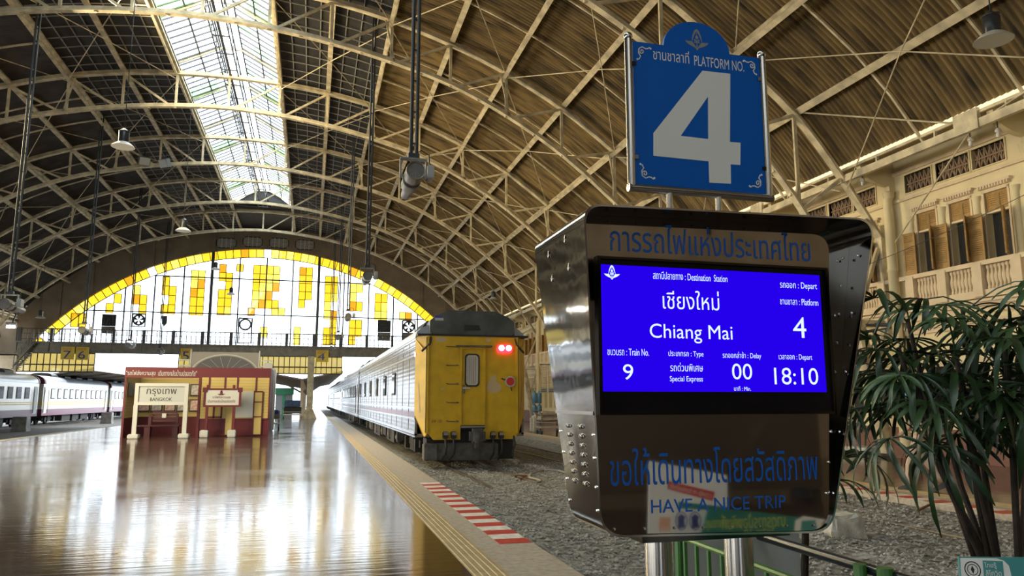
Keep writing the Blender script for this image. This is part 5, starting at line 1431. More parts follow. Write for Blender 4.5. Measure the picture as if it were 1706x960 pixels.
# ================================================================== HANGING FANS AND LAMPS
def roof_z(x, y): return min(zu(x - XC), 15.6)
fan_proto = {}
def jet_fan(u, v, y, lab):
    p = aty(u, v, y); R_ = .165; x, z = p.x, p.z
    if 'f' in fan_proto:
        t = copy_tree(fan_proto['f'], (x, y, z), lab); 
    else:
        t = fan_proto['f'] = thing('jet_fan', lab, 'fan', (x, y, z), 'hanging jet fans')
        ax = (0, 1, -.02)
        m = MB(); m.lathe([(.145, .02), (.150, -.01), (.165, -.02), (.168, 0), (.168, .34), (.160, .36)], (x, y, z), 24, axis=ax); m.build('intake_drum', 'fangrey', t, smooth=True)
        m = MB(); m.lathe([(.150, .36), (.150, .52)], (x, y, z), 24, axis=ax); m.build('band', 'lampblack', t)
        m = MB(); m.lathe([(.165, .52), (.165, .85), (.10, 1.05), (.09, 1.5)], (x, y, z - .01), 24, axis=ax); m.build('nozzle', 'fangrey', t, smooth=True)
        m = MB(); m.lathe([(.144, .05), (.144, .06)], (x, y, z), 20, axis=ax); m.build('fan_mouth', 'black', t)
        m = MB()
        for q in range(8):
            a = q * math.pi / 4; m.bar((x, y + .015, z), (x + .145 * math.cos(a), y + .015, z + .145 * math.sin(a)), .008, .008, up=(0, 1, 0))
        for r in (.05, .1, .14): m.strip([(x + r * math.cos(q * .5236), y + .012, z + r * math.sin(q * .5236)) for q in range(13)], .006, .006)
        m.build('guard', 'grey_steel', t)
        m = MB(); m.box(x - .24, x + .24, y + .3, y + .42, z + .30, z + .33)
        for s in (-1, 1): m.box(x + s * .23 - .015, x + s * .23 + .015, y + .33, y + .39, z - .05, z + .31); m.bar((x + s * .23, y + .36, z), (x + s * .16, y + .36, z), .03)
        m.build('hanging_yoke', 'grey_steel', t)
        m = MB(); m.bev(x + .24, x + .36, y + .2, y + .5, z - .06, z + .19, .015); m.build('control_box', 'greyboard', t)
        m = MB(); m.tube([(x + .3, y + .36, z + .18), (x + .28, y + .36, z + .42), (x + .14, y + .36, z + .5), (x + .04, y + .36, z + .42)], .012, 6); m.build('cable', 'black', t)
        m = MB(); m.box(x - .10, x + .10, y + .30, y + .42, z + .33, z + .42); m.build('pipe_shoe', 'dark_steel', t)
    m = MB(); zt_ = zu(x - XC) + .345
    for s in (-.05, .05): m.tube([(x + s, y + .36, z + .40), (x + s, y + .36, zt_)], .035, 8)
    q = z + .6
    while q < zt_: m.box(x - .05, x + .05, y + .35, y + .37, q, q + .03); q += .6
    m.build('hanger_pipe', 'dark_steel', None).name = 'hanger_pipe'
    o = bpy.data.objects['hanger_pipe'] if 'hanger_pipe' in bpy.data.objects else None
    return t
def add_pipe(t, x, y, z):
    pass
FANS = [(692.8, 284, 12.5, 'nearest'), (612.8, 459, 25.6, 'second'), (580.5, 527, 38.5, 'third'), (563.5, 561, 51, 'fourth'), (552, 580, 60.5, 'fifth')]
LF = [(7, 506, 25.2, 'nearest'), (136, 550, 38.2, 'second'), (213, 575, 51, 'third'), (264, 586.5, 60.5, 'fourth')]
for row, lst in (('right', FANS), ('left', LF)):
    for u, v, y, o_ in lst:
        jet_fan(u, v, y, 'grey jet fan hung on twin pipes, %s from the camera in the %s row' % (o_, row))
# each fan carries its own pipe: parent the pipes to the fans in order
_pipes = [o for o in bpy.data.objects if o.name.startswith('hanger_pipe')]
_fans = [o for o in bpy.data.objects if o.name.startswith('jet_fan')]
for f_ in _fans:
    q = min(_pipes, key=lambda o: abs(o.location.x - f_.location.x) + abs(o.location.y - .36 - f_.location.y)); _pipes.remove(q)
    q.location = Vector(q.location) - Vector(f_.location); q.parent = f_

lamp_proto = {}
def bell_lamp(u, v, y, lab, scale=1.0, lit=False):
    """v is the rim of the shade"""
    p = aty(u, v, y)
    if 'l' in lamp_proto: t = copy_tree(lamp_proto['l'], p, lab, scale=(scale,) * 3)
    else:
        t = lamp_proto['l'] = thing('bell_lamp', lab, 'lamp', p, 'black bell lamps'); x, y_, z = p
        m = MB(); m.lathe([(.315, 0), (.30, .02), (.22, .09), (.14, .14), (.13, .13), (.21, .08), (.29, .012), (.31, -.005)], (x, y_, z), 28); m.build('shade', 'lampwhite', t, smooth=True)
        m = MB(); m.lathe([(.13, .12), (.135, .14), (.14, .42), (.13, .44), (.145, .45), (.145, .47), (.10, .50), (.04, .55)], (x, y_, z), 20); m.build('housing', 'lampblack', t, smooth=True)
        m = MB(); m.ball((x, y_, z + .08), .07, n=10); m.build('bulb', 'lampwhite', t, smooth=True)
    m = MB(); zt_ = zu(p.x - XC) + (.345 if abs(p.x - XC) > 2.2 else .2)
    m.tube([(p.x, y, p.z + .5 * scale), (p.x, y, zt_)], .012, 5); c = m.build('cord', 'dark_steel', None); c.name = 'cord'
    c.location = (Vector(c.location) - Vector(t.location)) / scale; c.scale = (1 / scale,) * 3; c.parent = t
bell_lamp(1655, 68, 9.5, 'black bell lamp with a wide shade at the upper right near the eave', 1.0)
bell_lamp(205, 245, 22.5, 'black bell lamp hanging left of the bright lantern')
bell_lamp(305, 385, 33.4, 'black bell lamp hanging under the left part of a far truss')
bell_lamp(67, 530, 56, 'tiny bell lamp at far left beside the gable')
bell_lamp(359, 449, 56, 'small bell lamp silhouetted beside the left main mullion of the arched window')
bell_lamp(385, 491, 58, 'small bell lamp silhouetted left of the middle of the arched window')
bell_lamp(822, 499, 46, 'small bell lamp hanging above the grey roof unit of the train')
# floodlights on a truss
for i, (u, v, r) in enumerate(((240, 268, 25), (275, 272, -35))):
    p = aty(u, v, 41.4)
    t = thing('floodlight', ('dark floodlight on a left truss, turned to the left', 'pale square floodlight on a left truss, turned to the right')[i], 'floodlight', p, 'floodlights on a truss')
    m = MB(); a = math.radians(r); d = Vector((math.sin(a), -math.cos(a), -.5)).normalized(); c = Vector(p); m.bar(c + d * -.12, c + d * .14, .55, .45); m.build('body', 'fangrey', t)
    m = MB(); m.bar(c + d * .14, c + d * .16, .5, .4); m.build('glass', 'lampwhite', t)
    m = MB(); m.bar(c, c + Vector((0, .1, .6)), .06); m.build('bracket', 'dark_steel', t)
p = aty(18, 543, 57); t = thing('lit_floodlight', 'glowing white floodlight low on the left beside the gable', 'floodlight', p)
m = MB(); m.bar(p + Vector((0, .12, .05)), p, .62, .4); m.build('body', 'fangrey', t)
m = MB(); m.bar(p, p + Vector((0, -.02, 0)), .5, .28); m.build('glass', 'floodlit', t)
m = MB(); m.bar(p + Vector((0, .1, 0)), (p.x, 58.1, zl(p.x - XC)), .07); m.build('bracket', 'dark_steel', t)
# small white lamps under the right eave
for i, (u, v, y) in enumerate(((1437, 303, 16.3), (1617, 236, 12.85), (1663, 221, 12.1))):
    p = aty(u, v, y); t = thing('eave_lamp', 'small white lamp holder under the right eave, %s' % ('leftmost of three', 'beside the gusset plate', 'rightmost of three')[i], 'lamp', p, 'white lamp holders under the eave')
    m = MB(); m.lathe([(.03, .1), (.06, .06), (.06, .02), (.035, 0), (.05, -.05), (.04, -.1), (.01, -.12)], p, 12); m.build('bulb', 'whitepaint', t, smooth=True)
    m = MB(); m.tube([(p.x, p.y, p.z + .1), (p.x, p.y, 7.55), (14.17, p.y, 7.6)], .012, 5); m.build('wire', 'dark_steel', t)
# tie rods and wires at the right eave
for lab, a, b in (('thin cream tie rod sloping from the eave gusset down to the wall column', (14.2, 12.75, 7.55), (15.2, 16.3, 5.75)), ('thin cream tie rod from the truss to the eave gusset', (12.8, 16.9, 9.45), (14.2, 12.9, 7.75)), ('thin cream rod running from the eave gusset towards the upper right corner', (14.16, 12.6, 7.62), (14.05, 9.0, 8.3))):
    m = MB(); m.tube([a, b], .022, 6); tag(m.build('tie_rod', 'cream_steel'), lab, 'rod', 'eave tie rods')
m = MB(); m.tube([Vector((14.9, 17.6, 5.2)).lerp(Vector((14.8, 10.0, 6.35)), q / 10) + Vector((0, 0, -.5 * (q / 10) * (1 - q / 10))) for q in range(11)], .008, 5); tag(m.build('wire', 'dark_steel'), 'thin dark wire sagging in front of the upper shutters', 'wire')
m = MB(); m.tube([(15.1, 16.6, 3.52), (14.7, 17.0, 3.55), (14.4, 17.2, 3.48), (14.25, 17.5, 3.5)], .05, 6); m.tube([(15.1, 16.6, 3.45), (14.8, 17.1, 3.36), (14.3, 17.2, 3.40)], .025, 6); tag(m.build('cable_bundle', 'bridge_dark'), 'bundle of dark cables wrapped along the strut by the wall column', 'cable')
# wall fan low on the right building
p = aty(1432, 596, 16.6); t = thing('wall_fan', 'small dark wall fan on the leg of the near truss', 'fan', p)
m = MB(); m.strip([(p.x + .2 * math.cos(q * .5236), p.y, p.z + .2 * math.sin(q * .5236)) for q in range(13)], .1, .02)
for r in (.06, .13): m.strip([(p.x + r * math.cos(q * .5236), p.y - .05, p.z + r * math.sin(q * .5236)) for q in range(13)], .01, .01)
for q in range(8): m.bar((p.x, p.y - .05, p.z), (p.x + .2 * math.cos(q * .785), p.y - .05, p.z + .2 * math.sin(q * .785)), .008)
m.build('cage', 'dark_steel', t)
m = MB()
for q in range(3):
    a = q * 2.094; m.add([(p.x, p.y, p.z), (p.x + .18 * math.cos(a - .4), p.y - .02, p.z + .18 * math.sin(a - .4)), (p.x + .18 * math.cos(a + .4), p.y + .02, p.z + .18 * math.sin(a + .4)), (p.x, p.y + .01, p.z)], [(0, 1, 2), (3, 2, 1), (0, 2, 3), (0, 3, 1)])
m.build('blades', 'black', t)
m = MB(); m.bev(p.x - .07, p.x + .07, p.y + .02, p.y + .25, p.z - .07, p.z + .07, .03); m.bar((p.x, p.y + .2, p.z), (p.x + .4, p.y + .3, p.z + .05), .04); m.build('motor', 'black', t)

# ================================================================== RIGHT PLATFORM THINGS
p = atz(908, 724, 0)
trolley('luggage_trolley', 'luggage trolley stacked with pale sacks on the right platform', 'trolley', p.x + .2, p.y, 1.0, .8, 1, (('sack', 'bag', -.48, .48, .58, .8), ('sack', 'bag', -.46, .45, .80, 1.0)))
p2_ = atz(897, 722, 0); t = thing('white_bag', 'white sack standing left of the loaded luggage trolley', 'sack', (p2_.x - .15, p2_.y, 0))
m = MB(); m.bev(p2_.x - .38, p2_.x + .05, p2_.y - .2, p2_.y + .2, 0, .8, .1); m.build('bag_body', 'whitepaint', t, smooth=True)
m = MB(); m.lathe([(.1, 0), (.04, .06), (.09, .16)], (p2_.x - .16, p2_.y, .78), 10); m.build('bag_neck', 'whitepaint', t, smooth=True)
p3_ = atz(911, 716, 0)
t = thing('water_bottle_stack', 'tall stack of blue water bottles behind the luggage trolley', 'bottles', (p3_.x, p3_.y + 1.5, 0))
for r in range(2):
    for q in range(3):
        m = MB(); m.lathe([(.12, 0), (.13, .03), (.13, .5), (.10, .56), (.04, .6), (.04, .66)], (p3_.x - .2 + r * .27, p3_.y + 1.5, q * .67), 12); m.build('bottle', 'bluebottle', t, smooth=True)
for i, (u0, u1) in enumerate(((900, 912), (913.5, 928))):
    y = 36.0; a = aty(u0, 655, y); b = aty(u1, 646, y)
    t = thing('hanging_notice', 'pale hanging notice board by the right wall, %s of two' % ('left', 'right')[i], 'sign', ((a.x + b.x) / 2, y, a.z), 'hanging notices')
    m = MB(); m.box(a.x, b.x, y, y + .05, a.z, b.z); m.build('board', 'greyboard', t)
    m = MB(); m.box(a.x + .05, b.x - .05, y - .006, y, a.z + .14, a.z + .17); m.box(a.x + .05, b.x - .05, y - .006, y, a.z + .07, a.z + .09); m.build('print', 'ink', t)
    m = MB(); m.tube([(a.x + .05, y + .02, b.z), (a.x + .05, y + .02, 3.3), (b.x - .05, y + .02, 3.3), (b.x - .05, y + .02, b.z)], .015, 5); m.build('hanger', 'grey_steel', t); m = MB(); m.tube([(a.x, y + .02, 3.3), (15.4, y + .02, 3.3)], .03, 6); m.build('hanger', 'grey_steel', t)
# stone step at the foot of the near truss
p = atz(1455, 757, 0); m = MB(); m.bev(14.35, 15.30, 17.1, 18.3, 0, .10, .02); m.bev(14.55, 15.30, 17.2, 18.2, .10, .22, .02)
tag(m.build('stone_step', 'concrete'), 'worn stone step at the foot of the near truss by the brown dado', 'step')

# ================================================================== DISPLAY CABINET
PYP = 2.49                                            # plane of the front panel
cab = thing('display_cabinet', 'polished steel departure display cabinet on two pipe legs, filling the right foreground', 'display', (1.45, 2.6, 0))
def rim_y(z): return 2.36 + (2.18 - z) / (2.18 - 1.03) * .12
TLc, TRc = Vector((.893, 2.182)), Vector((2.115, 2.205)); BLc, BRc = Vector((.985, 1.03)), Vector((1.925, 1.005))
def rounded(corners, rads, n=7):
    out = []
    for i, c in enumerate(corners):
        p = corners[i - 1]; q = corners[(i + 1) % len(corners)]; r = rads[i]
        a = c + (p - c).normalized() * r; b = c + (q - c).normalized() * r
        for k in range(n + 1):
            t = k / n; out.append(a * (1 - t) ** 2 + c * 2 * t * (1 - t) + b * t * t)
    return out
outl = rounded([TLc, TRc, BRc, BLc], [.07, .09, .09, .09])
N = len(outl)
def ring_pts(inset, yfun):
    c = sum(outl, Vector((0, 0))) / N
    return [(p.x + (c.x - p.x) * inset, yfun(p.y), p.y + (c.y - p.y) * inset) for p in outl]
front = ring_pts(0, rim_y); back = ring_pts(0, lambda z: 2.97 - (2.18 - z) * .17)
m = MB(); m.add(front + back, [(i, (i + 1) % N, (i + 1) % N + N, i + N) for i in range(N)] + [tuple(range(N, 2 * N))]); shell = m.build('shell', 'mirrorwavy', cab, smooth=True)
rin = ring_pts(.012, rim_y); pin = ring_pts(.012, lambda z: PYP + .004)
m = MB(); m.add(front + rin, [(i, i + N, (i + 1) % N + N, (i + 1) % N) for i in range(N)]); m.build('front_rim', 'chrome', cab)
m = MB(); m.add(rin + pin, [(i, i + N, (i + 1) % N + N, (i + 1) % N) for i in range(N)]); m.build('hood_lining', 'hood', cab, smooth=True)
pan = ring_pts(.013, lambda z: PYP)
m = MB(); m.add(pan, [tuple(range(N))]); panel = m.build('front_panel', 'mirror', cab)
# side seam and pressed louvres on the left flank
def flank(t, z):   # point on the left side, t = 0 at the rim, 1 at the back
    x = TLc.x + (TLc.y - z) / (TLc.y - BLc.y) * (BLc.x - TLc.x); y0 = rim_y(z); y1 = 2.97 - (2.18 - z) * .17
    return Vector((x - .001, y0 + (y1 - y0) * t, z))
m = MB(); m.bar(flank(.0, 1.455), flank(1.0, 1.455), .008, .012); m.build('flank_seam', 'chrome', cab)
lv = None
for c in range(2):
    for r in range(7):
        p = flank(.34 + c * .34, 1.405 - r * .034)
        m = MB(); m.ball((p.x, p.y, p.z), .008, .030, .010, n=10); m.build('pressed_louvre', 'hood', cab, smooth=True)
for tt, z in ((.35, 2.10), (.7, 2.08), (.32, 1.99), (.68, 1.98)):
    p = flank(tt, z); m = MB(); m.ball((p.x, p.y, p.z), .003, .014, .016, n=12); m.build('bolt_cap', 'bezel', cab, smooth=True)
for z in (1.38, 1.3, 1.2, 1.12):
    for tt in (.05, .95):
        p = flank(tt, z); m = MB(); m.ball((p.x - .001, p.y, p.z), .004, .006, .006, n=8); m.build('screw', 'chrome', cab, smooth=True)
# screws on the hood lining, both sides of the seam, and round the panel
for q in range(9):
    z = 1.15 + q * .115; xr = TRc.x + (TRc.y - z) / (TRc.y - BRc.y) * (BRc.x - TRc.x)
    m = MB(); m.ball((xr - .035, PYP - .003, z), .006, .004, .006, n=8); m.build('screw', 'chrome', cab, smooth=True)
    if q % 2 == 0:
        m = MB(); m.ball((xr - .014, (PYP + rim_y(z)) / 2, z), .003, .006, .006, n=8); m.build('screw', 'chrome', cab, smooth=True)
for q in range(8):
    x = 1.04 + q * .115
    for z in (1.055 - q * .003, 2.155 + q * .002):
        m = MB(); m.ball((x, PYP - .003, z), .005, .004, .005, n=8); m.build('screw', 'chrome' if z < 1.5 else 'hood', cab, smooth=True)
# screen
SX0, SX1, SZ0, SZ1 = 1.000, 1.957, 1.458, 2.012
m = MB()
for q in ((SX0 - .012, SX1 + .012, SZ1, SZ1 + .010), (SX0 - .012, SX1 + .012, SZ0 - .010, SZ0), (SX0 - .012, SX0, SZ0, SZ1), (SX1, SX1 + .012, SZ0, SZ1)): m.box(q[0], q[1], PYP - .018, PYP, q[2], q[3])
m.build('screen_surround', 'hood', cab)
m = MB(); m.box(SX0, SX1, PYP - .008, PYP - .001, SZ0, SZ1); scr = m.build('screen_glass', 'bezel', cab)
BX0, BX1, BZ0, BZ1 = 1.004, 1.935, 1.531, 1.992
m = MB(); m.quad((BX0, PYP - .0095, BZ0), (BX1, PYP - .0095, BZ0), (BX1, PYP - .0095, BZ1), (BX0, PYP - .0095, BZ1)); m.build('display', 'screen', scr)
TY = PYP - .0105
m = MB()
for a in (('สถานีปลายทาง : Destination  Station', 1088, 1211.6, 454.5, 467.5, .004), ('รถออก : Depart', 1299.5, 1361, 470.5, 484, .006), ('ชานชาลา : Platform', 1299.5, 1363, 498, 508.5, .006), ('เชียงใหม่', 1104, 1198, 484, 516, .004),
          ('Chiang Mai', 1082.6, 1220.4, 541, 572, .004), ('4', 1321, 1343, 528.6, 563, .012), ('ขบวนรถ : Train No.', 1012, 1081, 581, 592.5, .006), ('9', 1038, 1055, 607, 633, .012), ('ประเภทรถ : Type', 1113.5, 1172, 584.5, 596.5, .006),
          ('รถด่วนพิเศษ', 1116.7, 1171, 604.5, 619, .004), ('Special Express', 1116, 1171, 627, 638.5, .006), ('รถออกล่าช้า : Delay', 1204, 1268, 586.5, 599.5, .006), ('00', 1219.6, 1253, 606, 632.5, .012), ('นาที : Min.', 1223, 1251, 643.5, 651.5, .004),
          ('เวลาออก : Depart', 1297.5, 1353, 590.5, 602, .006), ('18:10', 1290, 1363, 613, 641, .012)):
    m = MB(); textpx(m, a[0], a[1], a[2], a[3], a[4], TY, a[5]); m.build('display_lettering', 'screentext', scr)
def emblem(mb, cx_, cz_, s, y):
    """spread wings under a tall tiered crown framed by flame-like side rays; s = half the wing span"""
    T = lambda a_, b_: (cx_ + a_ * s, cz_ + b_ * s)
    for k in (-1, 1):
        polyf(mb, [T(k * x_, z_) for x_, z_ in ((.05, -.66), (.20, -.52), (.42, -.44), (.72, -.30), (.90, -.16), (1.0, -.02), (.62, -.05), (.40, -.04), (.28, -.20), (.10, -.42))], y)
        polyf(mb, [T(k * x_, z_) for x_, z_ in ((0, 1.02), (.14, .94), (.24, .78), (.32, .55), (.40, .38), (.34, .38), (.44, .20), (.38, .20), (.46, .02), (.40, .0), (.30, .28), (.20, .52), (.10, .72), (0, .80))], y)
        polyf(mb, [T(k * x_, z_) for x_, z_ in ((.10, .16), (.22, .16), (.20, -.10), (.30, -.14), (.10, -.14))], y)
    polyf(mb, [T(*q) for q in ((-.10, .20), (.10, .20), (.14, .34), (.08, .46), (0, .54), (-.08, .46), (-.14, .34))], y)
    polyf(mb, [T(*q) for q in ((-.05, .12), (.05, .12), (.07, -.16), (-.07, -.16))], y)
    polyf(mb, [T(*q) for q in ((-.04, -.22), (.04, -.22), (.06, -.72), (-.06, -.72))], y)
    polyf(mb, [T(*q) for q in ((-.05, .60), (.05, .60), (0, .78))], y)
m = MB(); p = aty(1019.5, 456, TY); emblem(m, p.x, p.z, .031, TY); m.build('display_emblem', 'screentext', scr)
# blue lettering on the steel panel
LYP = PYP - .0012
m = MB(); textpx(m, 'การรถไฟแห่งประเทศไทย', 1016.5, 1349, 379, 427, LYP, .012); m.build('title_lettering', 'bluetext', panel)
m = MB(); textpx(m, 'ขอให้เดินทางโดยสวัสดิภาพ', 1016, 1362, 744, 805, LYP, .018); m.build('wish_lettering', 'bluetext', panel)
m = MB(); textpx(m, 'HAVE A NICE TRIP', 1085, 1309, 829, 851, LYP, .045); m.build('english_lettering', 'bluetext', panel)
for x in (1.283, 1.617):
    m = MB(); m.tube([(x, 2.64, 0), (x, 2.64, 1.06)], .0545, 24); m.build('leg', 'pipe', cab, smooth=True)
    m = MB(); m.lathe([(.10, 0), (.10, .012), (.06, .014)], (x, 2.64, 0), 20); m.build('foot_plate', 'pipe', cab)
m = MB(); m.box(1.15, 1.75, 2.50, 2.75, 1.0, 1.06); m.build('underside_plate', 'hood', cab)

# ================================================================== PLATFORM NUMBER SIGN ON TOP OF THE CABINET
SGY = 2.50
sg = thing('platform_sign', 'blue platform number sign with a large pale 4 above the display cabinet', 'sign', (1.43, SGY, 2.19))
cr = lambda x, y: (lambda p: (p.x, p.z))(aty(1020 + x / 2.909, 20 + y / 2.909, SGY - .006))
xl, xr, z0, z1 = 1.163, 1.726, 2.312, 2.893
ac = 1.443; ah = .147; az = 2.893
arcp = [(ac + ah * math.cos(a), az + (.118) * math.sin(a)) for a in np.linspace(0, math.pi, 15)]
m = MB(); m.prism([(xl, z0), (xr, z0), (xr, z1)] + [p for p in arcp] + [(xl, z1)], SGY, SGY + .012); bd = m.build('board', 'signblue', sg)
four = [(440, 282), (575, 297), (574, 628), (625, 632), (624, 740), (577, 737), (579, 831), (473, 825), (470, 722), (202, 695), (202, 585)]
hole = [(467, 408), (335, 598), (468, 614)]
fo = [Vector(cr(*p)) for p in four]; ho = [Vector(cr(*p)) for p in hole]
fx = lambda v: v
r = delaunay_2d_cdt([Vector(p) for p in fo + ho], [(i, (i + 1) % 11) for i in range(11)] + [(11, 12), (12, 13), (13, 11)], [], 0, 1e-6)
m = MB()
def inside(pt, poly):
    c = False; j = len(poly) - 1
    for i in range(len(poly)):
        if (poly[i].y > pt.y) != (poly[j].y > pt.y) and pt.x < (poly[j].x - poly[i].x) * (pt.y - poly[i].y) / (poly[j].y - poly[i].y) + poly[i].x: c = not c
        j = i
    return c
tris = [f for f in r[2] if inside(sum((r[0][i] for i in f), Vector((0, 0))) / len(f), fo) and not inside(sum((r[0][i] for i in f), Vector((0, 0))) / len(f), ho)]
m.add([(v.x, SGY - .0012, v.y) for v in r[0]], [tuple(f) for f in tris]); m.build('large_numeral', 'signgrey', bd)
m = MB()
def crop_text(s, x0, x1, y0, y1, b): textpx(m, s, 1020 + x0 / 2.909, 1020 + x1 / 2.909, 20 + y0 / 2.909, 20 + y1 / 2.909, SGY - .0012, b)
crop_text('ชานชาลาที่', 198, 372, 180, 240, .006); m.build('sign_lettering', 'signgrey', bd); m = MB(); crop_text('PLATFORM NO.', 398, 638, 226, 274, .015); m.build('sign_lettering', 'signgrey', bd)
m = MB(); p = cr(413, 140); emblem(m, p[0], p[1], .052, SGY - .0012); m.build('sign_emblem', 'greyprint', bd)
m = MB()
def scroll(cx_, cz_, sx, sz, s=.024):
    m = MB()
    P = lambda a, b: (cx_ + sx * a * s, SGY - .002, cz_ + sz * b * s)
    sp = [P(.95 * (1 - q / 16) * math.cos(q * .6 + 2.4) * .55, .95 * (1 - q / 16) * math.sin(q * .6 + 2.4) * .55) for q in range(15)]
    m.strip(sp, .001, .0038)
    m.strip([P(-.5, .35), P(.1, .75), P(.7, .5), P(1.1, .55), P(1.45, .8), P(1.6, .6)], .001, .0042)
    m.strip([P(-.5, .35), P(-.55, -.4), P(-.2, -.9), P(-.45, -1.4), P(-.75, -1.5)], .001, .0042)
    for a, b in ((1.6, .62), (-.75, -1.5)): disc(m, cx_ + sx * a * s, cz_ + sz * b * s, .0045, SGY - .0022, 8)
    m.build('corner_ornament', 'signgrey', bd)
scroll(xl + .036, z1 - .038, 1, 1); scroll(xr - .036, z1 - .038, -1, 1); scroll(xl + .036, z0 + .045, 1, -1); scroll(xr - .036, z0 + .045, -1, -1)
m = MB(); m.tube([(1.146, SGY + .006, 2.30), (1.146, SGY + .006, 2.90)], .0155, 14); m.tube([(1.742, SGY + .006, 2.30), (1.742, SGY + .006, 2.90)], .0155, 14)
m.tube([(1.132, SGY + .006, 2.30), (1.757, SGY + .006, 2.30)], .0165, 14); m.build('tube_frame', 'pipe', sg, smooth=True)
for x in (1.146, 1.742):
    m = MB(); m.ball((x, SGY + .006, 2.912), .0185, n=16); m.build('finial_ball', 'pipe', sg, smooth=True)
    for z in (2.80, 2.42):
        m = MB(); k = 1 if x < 1.4 else -1; m.box(min(x, x + k * .028), max(x, x + k * .028), SGY - .004, SGY + .016, z - .008, z + .008); m.build('clip', 'hood', sg)
for x in (1.303, 1.514):
    m = MB(); m.tube([(x, SGY + .006, 2.185), (x, SGY + .006, 2.29)], .0125, 12); m.build('stub_post', 'pipe', sg, smooth=True)

# ================================================================== FENCE, HANDRAIL, BOARD
FX = 1.87
fn = thing('green_fence', 'low green railing behind the legs of the display cabinet', 'fence', (FX, 3.0, 0))
m = MB(); m.tube([(FX, 1.9, .80), (FX, 3.62, .80)], .014, 8); m.build('top_rail', 'fence', fn)
m = MB(); m.tube([(FX, 1.9, .12), (FX, 3.62, .12)], .014, 8); m.build('bottom_rail', 'fence', fn)
for y in (1.9, 3.62):
    m = MB(); m.tube([(FX, y, 0), (FX, y, .83)], .022, 10); m.build('post', 'fence', fn)
for q in range(14):
    m = MB(); y = 2.02 + q * .118; m.tube([(FX, y, .12), (FX, y, .79)], .011, 6); m.build('bar', 'fence', fn)
hr = thing('handrail', 'black tubular handrail clipped to green posts right of the display cabinet', 'handrail', (2.45, 3, 0))
m = MB(); m.tube([(2.45, 1.7, .75), (2.45, 4.6, .75)], .024, 14); m.build('tube', 'handrail', hr, smooth=True)
for x, y, r_, h in ((2.42, 2.80, .034, .785), (2.40, 2.93, .028, .775), (2.50, 2.72, .014, .76), (2.45, 1.75, .03, .78)):
    m = MB(); m.tube([(x, y, 0), (x, y, h)], r_, 12); m.build('post', 'fence', hr)
m = MB(); m.box(2.42, 2.48, 4.48, 4.56, -.3, .75); m.build('far_post', 'handrail', hr)
bdw = thing('white_board', 'pale grey board standing behind the green railing', 'board', (2.3, 3.82, 0))
xa, xb = aty(1085, 930, 3.8).x, aty(1331, 930, 3.8).x
m = MB(); m.bev(xa, xb, 3.78, 3.82, .03, .78, .008); m.build('panel', 'greyboard', bdw)
for x in (xa + .1, xb - .1):
    m = MB(); m.box(x - .03, x + .03, 3.70, 3.89, 0, .03); m.box(x - .015, x + .015, 3.82, 3.84, .02, .6); m.build('foot', 'grey_steel', bdw)

# ================================================================== HEALTH NOTICE AND POSTERS
hy = 2.35
a = aty(1590, 957, hy); b = aty(1604, 927, hy)
def notice(t, P, flip=1):
    pass
hs = thing('health_notice', 'white and teal notice standing at the lower right corner in front of the palm', 'notice', (2.75, hy, 0))
P0 = aty(1607, 928, hy); d = Vector((1, -.32, 0)).normalized(); up = Vector((0, 0.12, 1)).normalized()
O = Vector(P0) - d * .0
def hp(a_, b_, off=0.0): n_ = d.cross(up); return O + d * a_ - up * b_ + n_ * off
m = MB(); m.add([hp(-.02, .0), hp(1.1, .0), hp(1.1, .62), hp(-.09, .62), hp(-.02, .0, -.012), hp(1.1, .0, -.012), hp(1.1, .62, -.012), hp(-.09, .62, -.012)], [(0, 1, 2, 3), (7, 6, 5, 4), (0, 4, 5, 1), (1, 5, 6, 2), (2, 6, 7, 3), (3, 7, 4, 0)]); m.build('panel', 'teal', hs)
m = MB(); pts = [hp(-.018, .004, .001), hp(.115, .004, .001), hp(.14, .012, .001), hp(.155, .03, .001), hp(.157, .06, .001), hp(.145, .62, .001), hp(-.088, .62, .001)]; m.add(pts, [tuple(range(len(pts)))]); wp = m.build('white_field', 'paper', hs)
m = MB()
for r0, r1 in ((.030, .026), (.020, .0172)):
    m.add([hp(.02 + r_ * math.cos(q * .2618), .045 + r_ * math.sin(q * .2618), .002) for q in range(24) for r_ in (r0, r1)], [(2 * q, 2 * q + 1, (2 * q + 3) % 48, (2 * q + 2) % 48) for q in range(24)])
m.add([hp(.02, .03, .002), hp(.027, .045, .002), hp(.02, .06, .002), hp(.013, .045, .002)], [(0, 1, 2, 3)])
m.build('round_seal', 'ink', wp)
m = MB(); m.add([hp(.062, .012, .002), hp(.135, .014, .002), hp(.128, .085, .002), hp(.055, .082, .002)], [(0, 1, 2, 3)]); sq = m.build('teal_square', 'teal', wp)
m = MB(); text_box(m, 'ไทยรู้', .066, .108, -.042, -.018, lambda x, z: hp(x, -z, .003)); text_box(m, 'สู้โควิด', .064, .122, -.072, -.045, lambda x, z: hp(x, -z, .003)); m.build('square_lettering', 'paper', sq)
m = MB(); m.bar(hp(.5, .6, -.03), (hp(.5, .6, -.03).x, hp(.5, .6, -.03).y, 0), .04); m.bar(hp(.1, .55, -.03), (hp(.1, .55, -.03).x, hp(.1, .55, -.03).y, 0), .04); m.build('stand', 'grey_steel', hs)

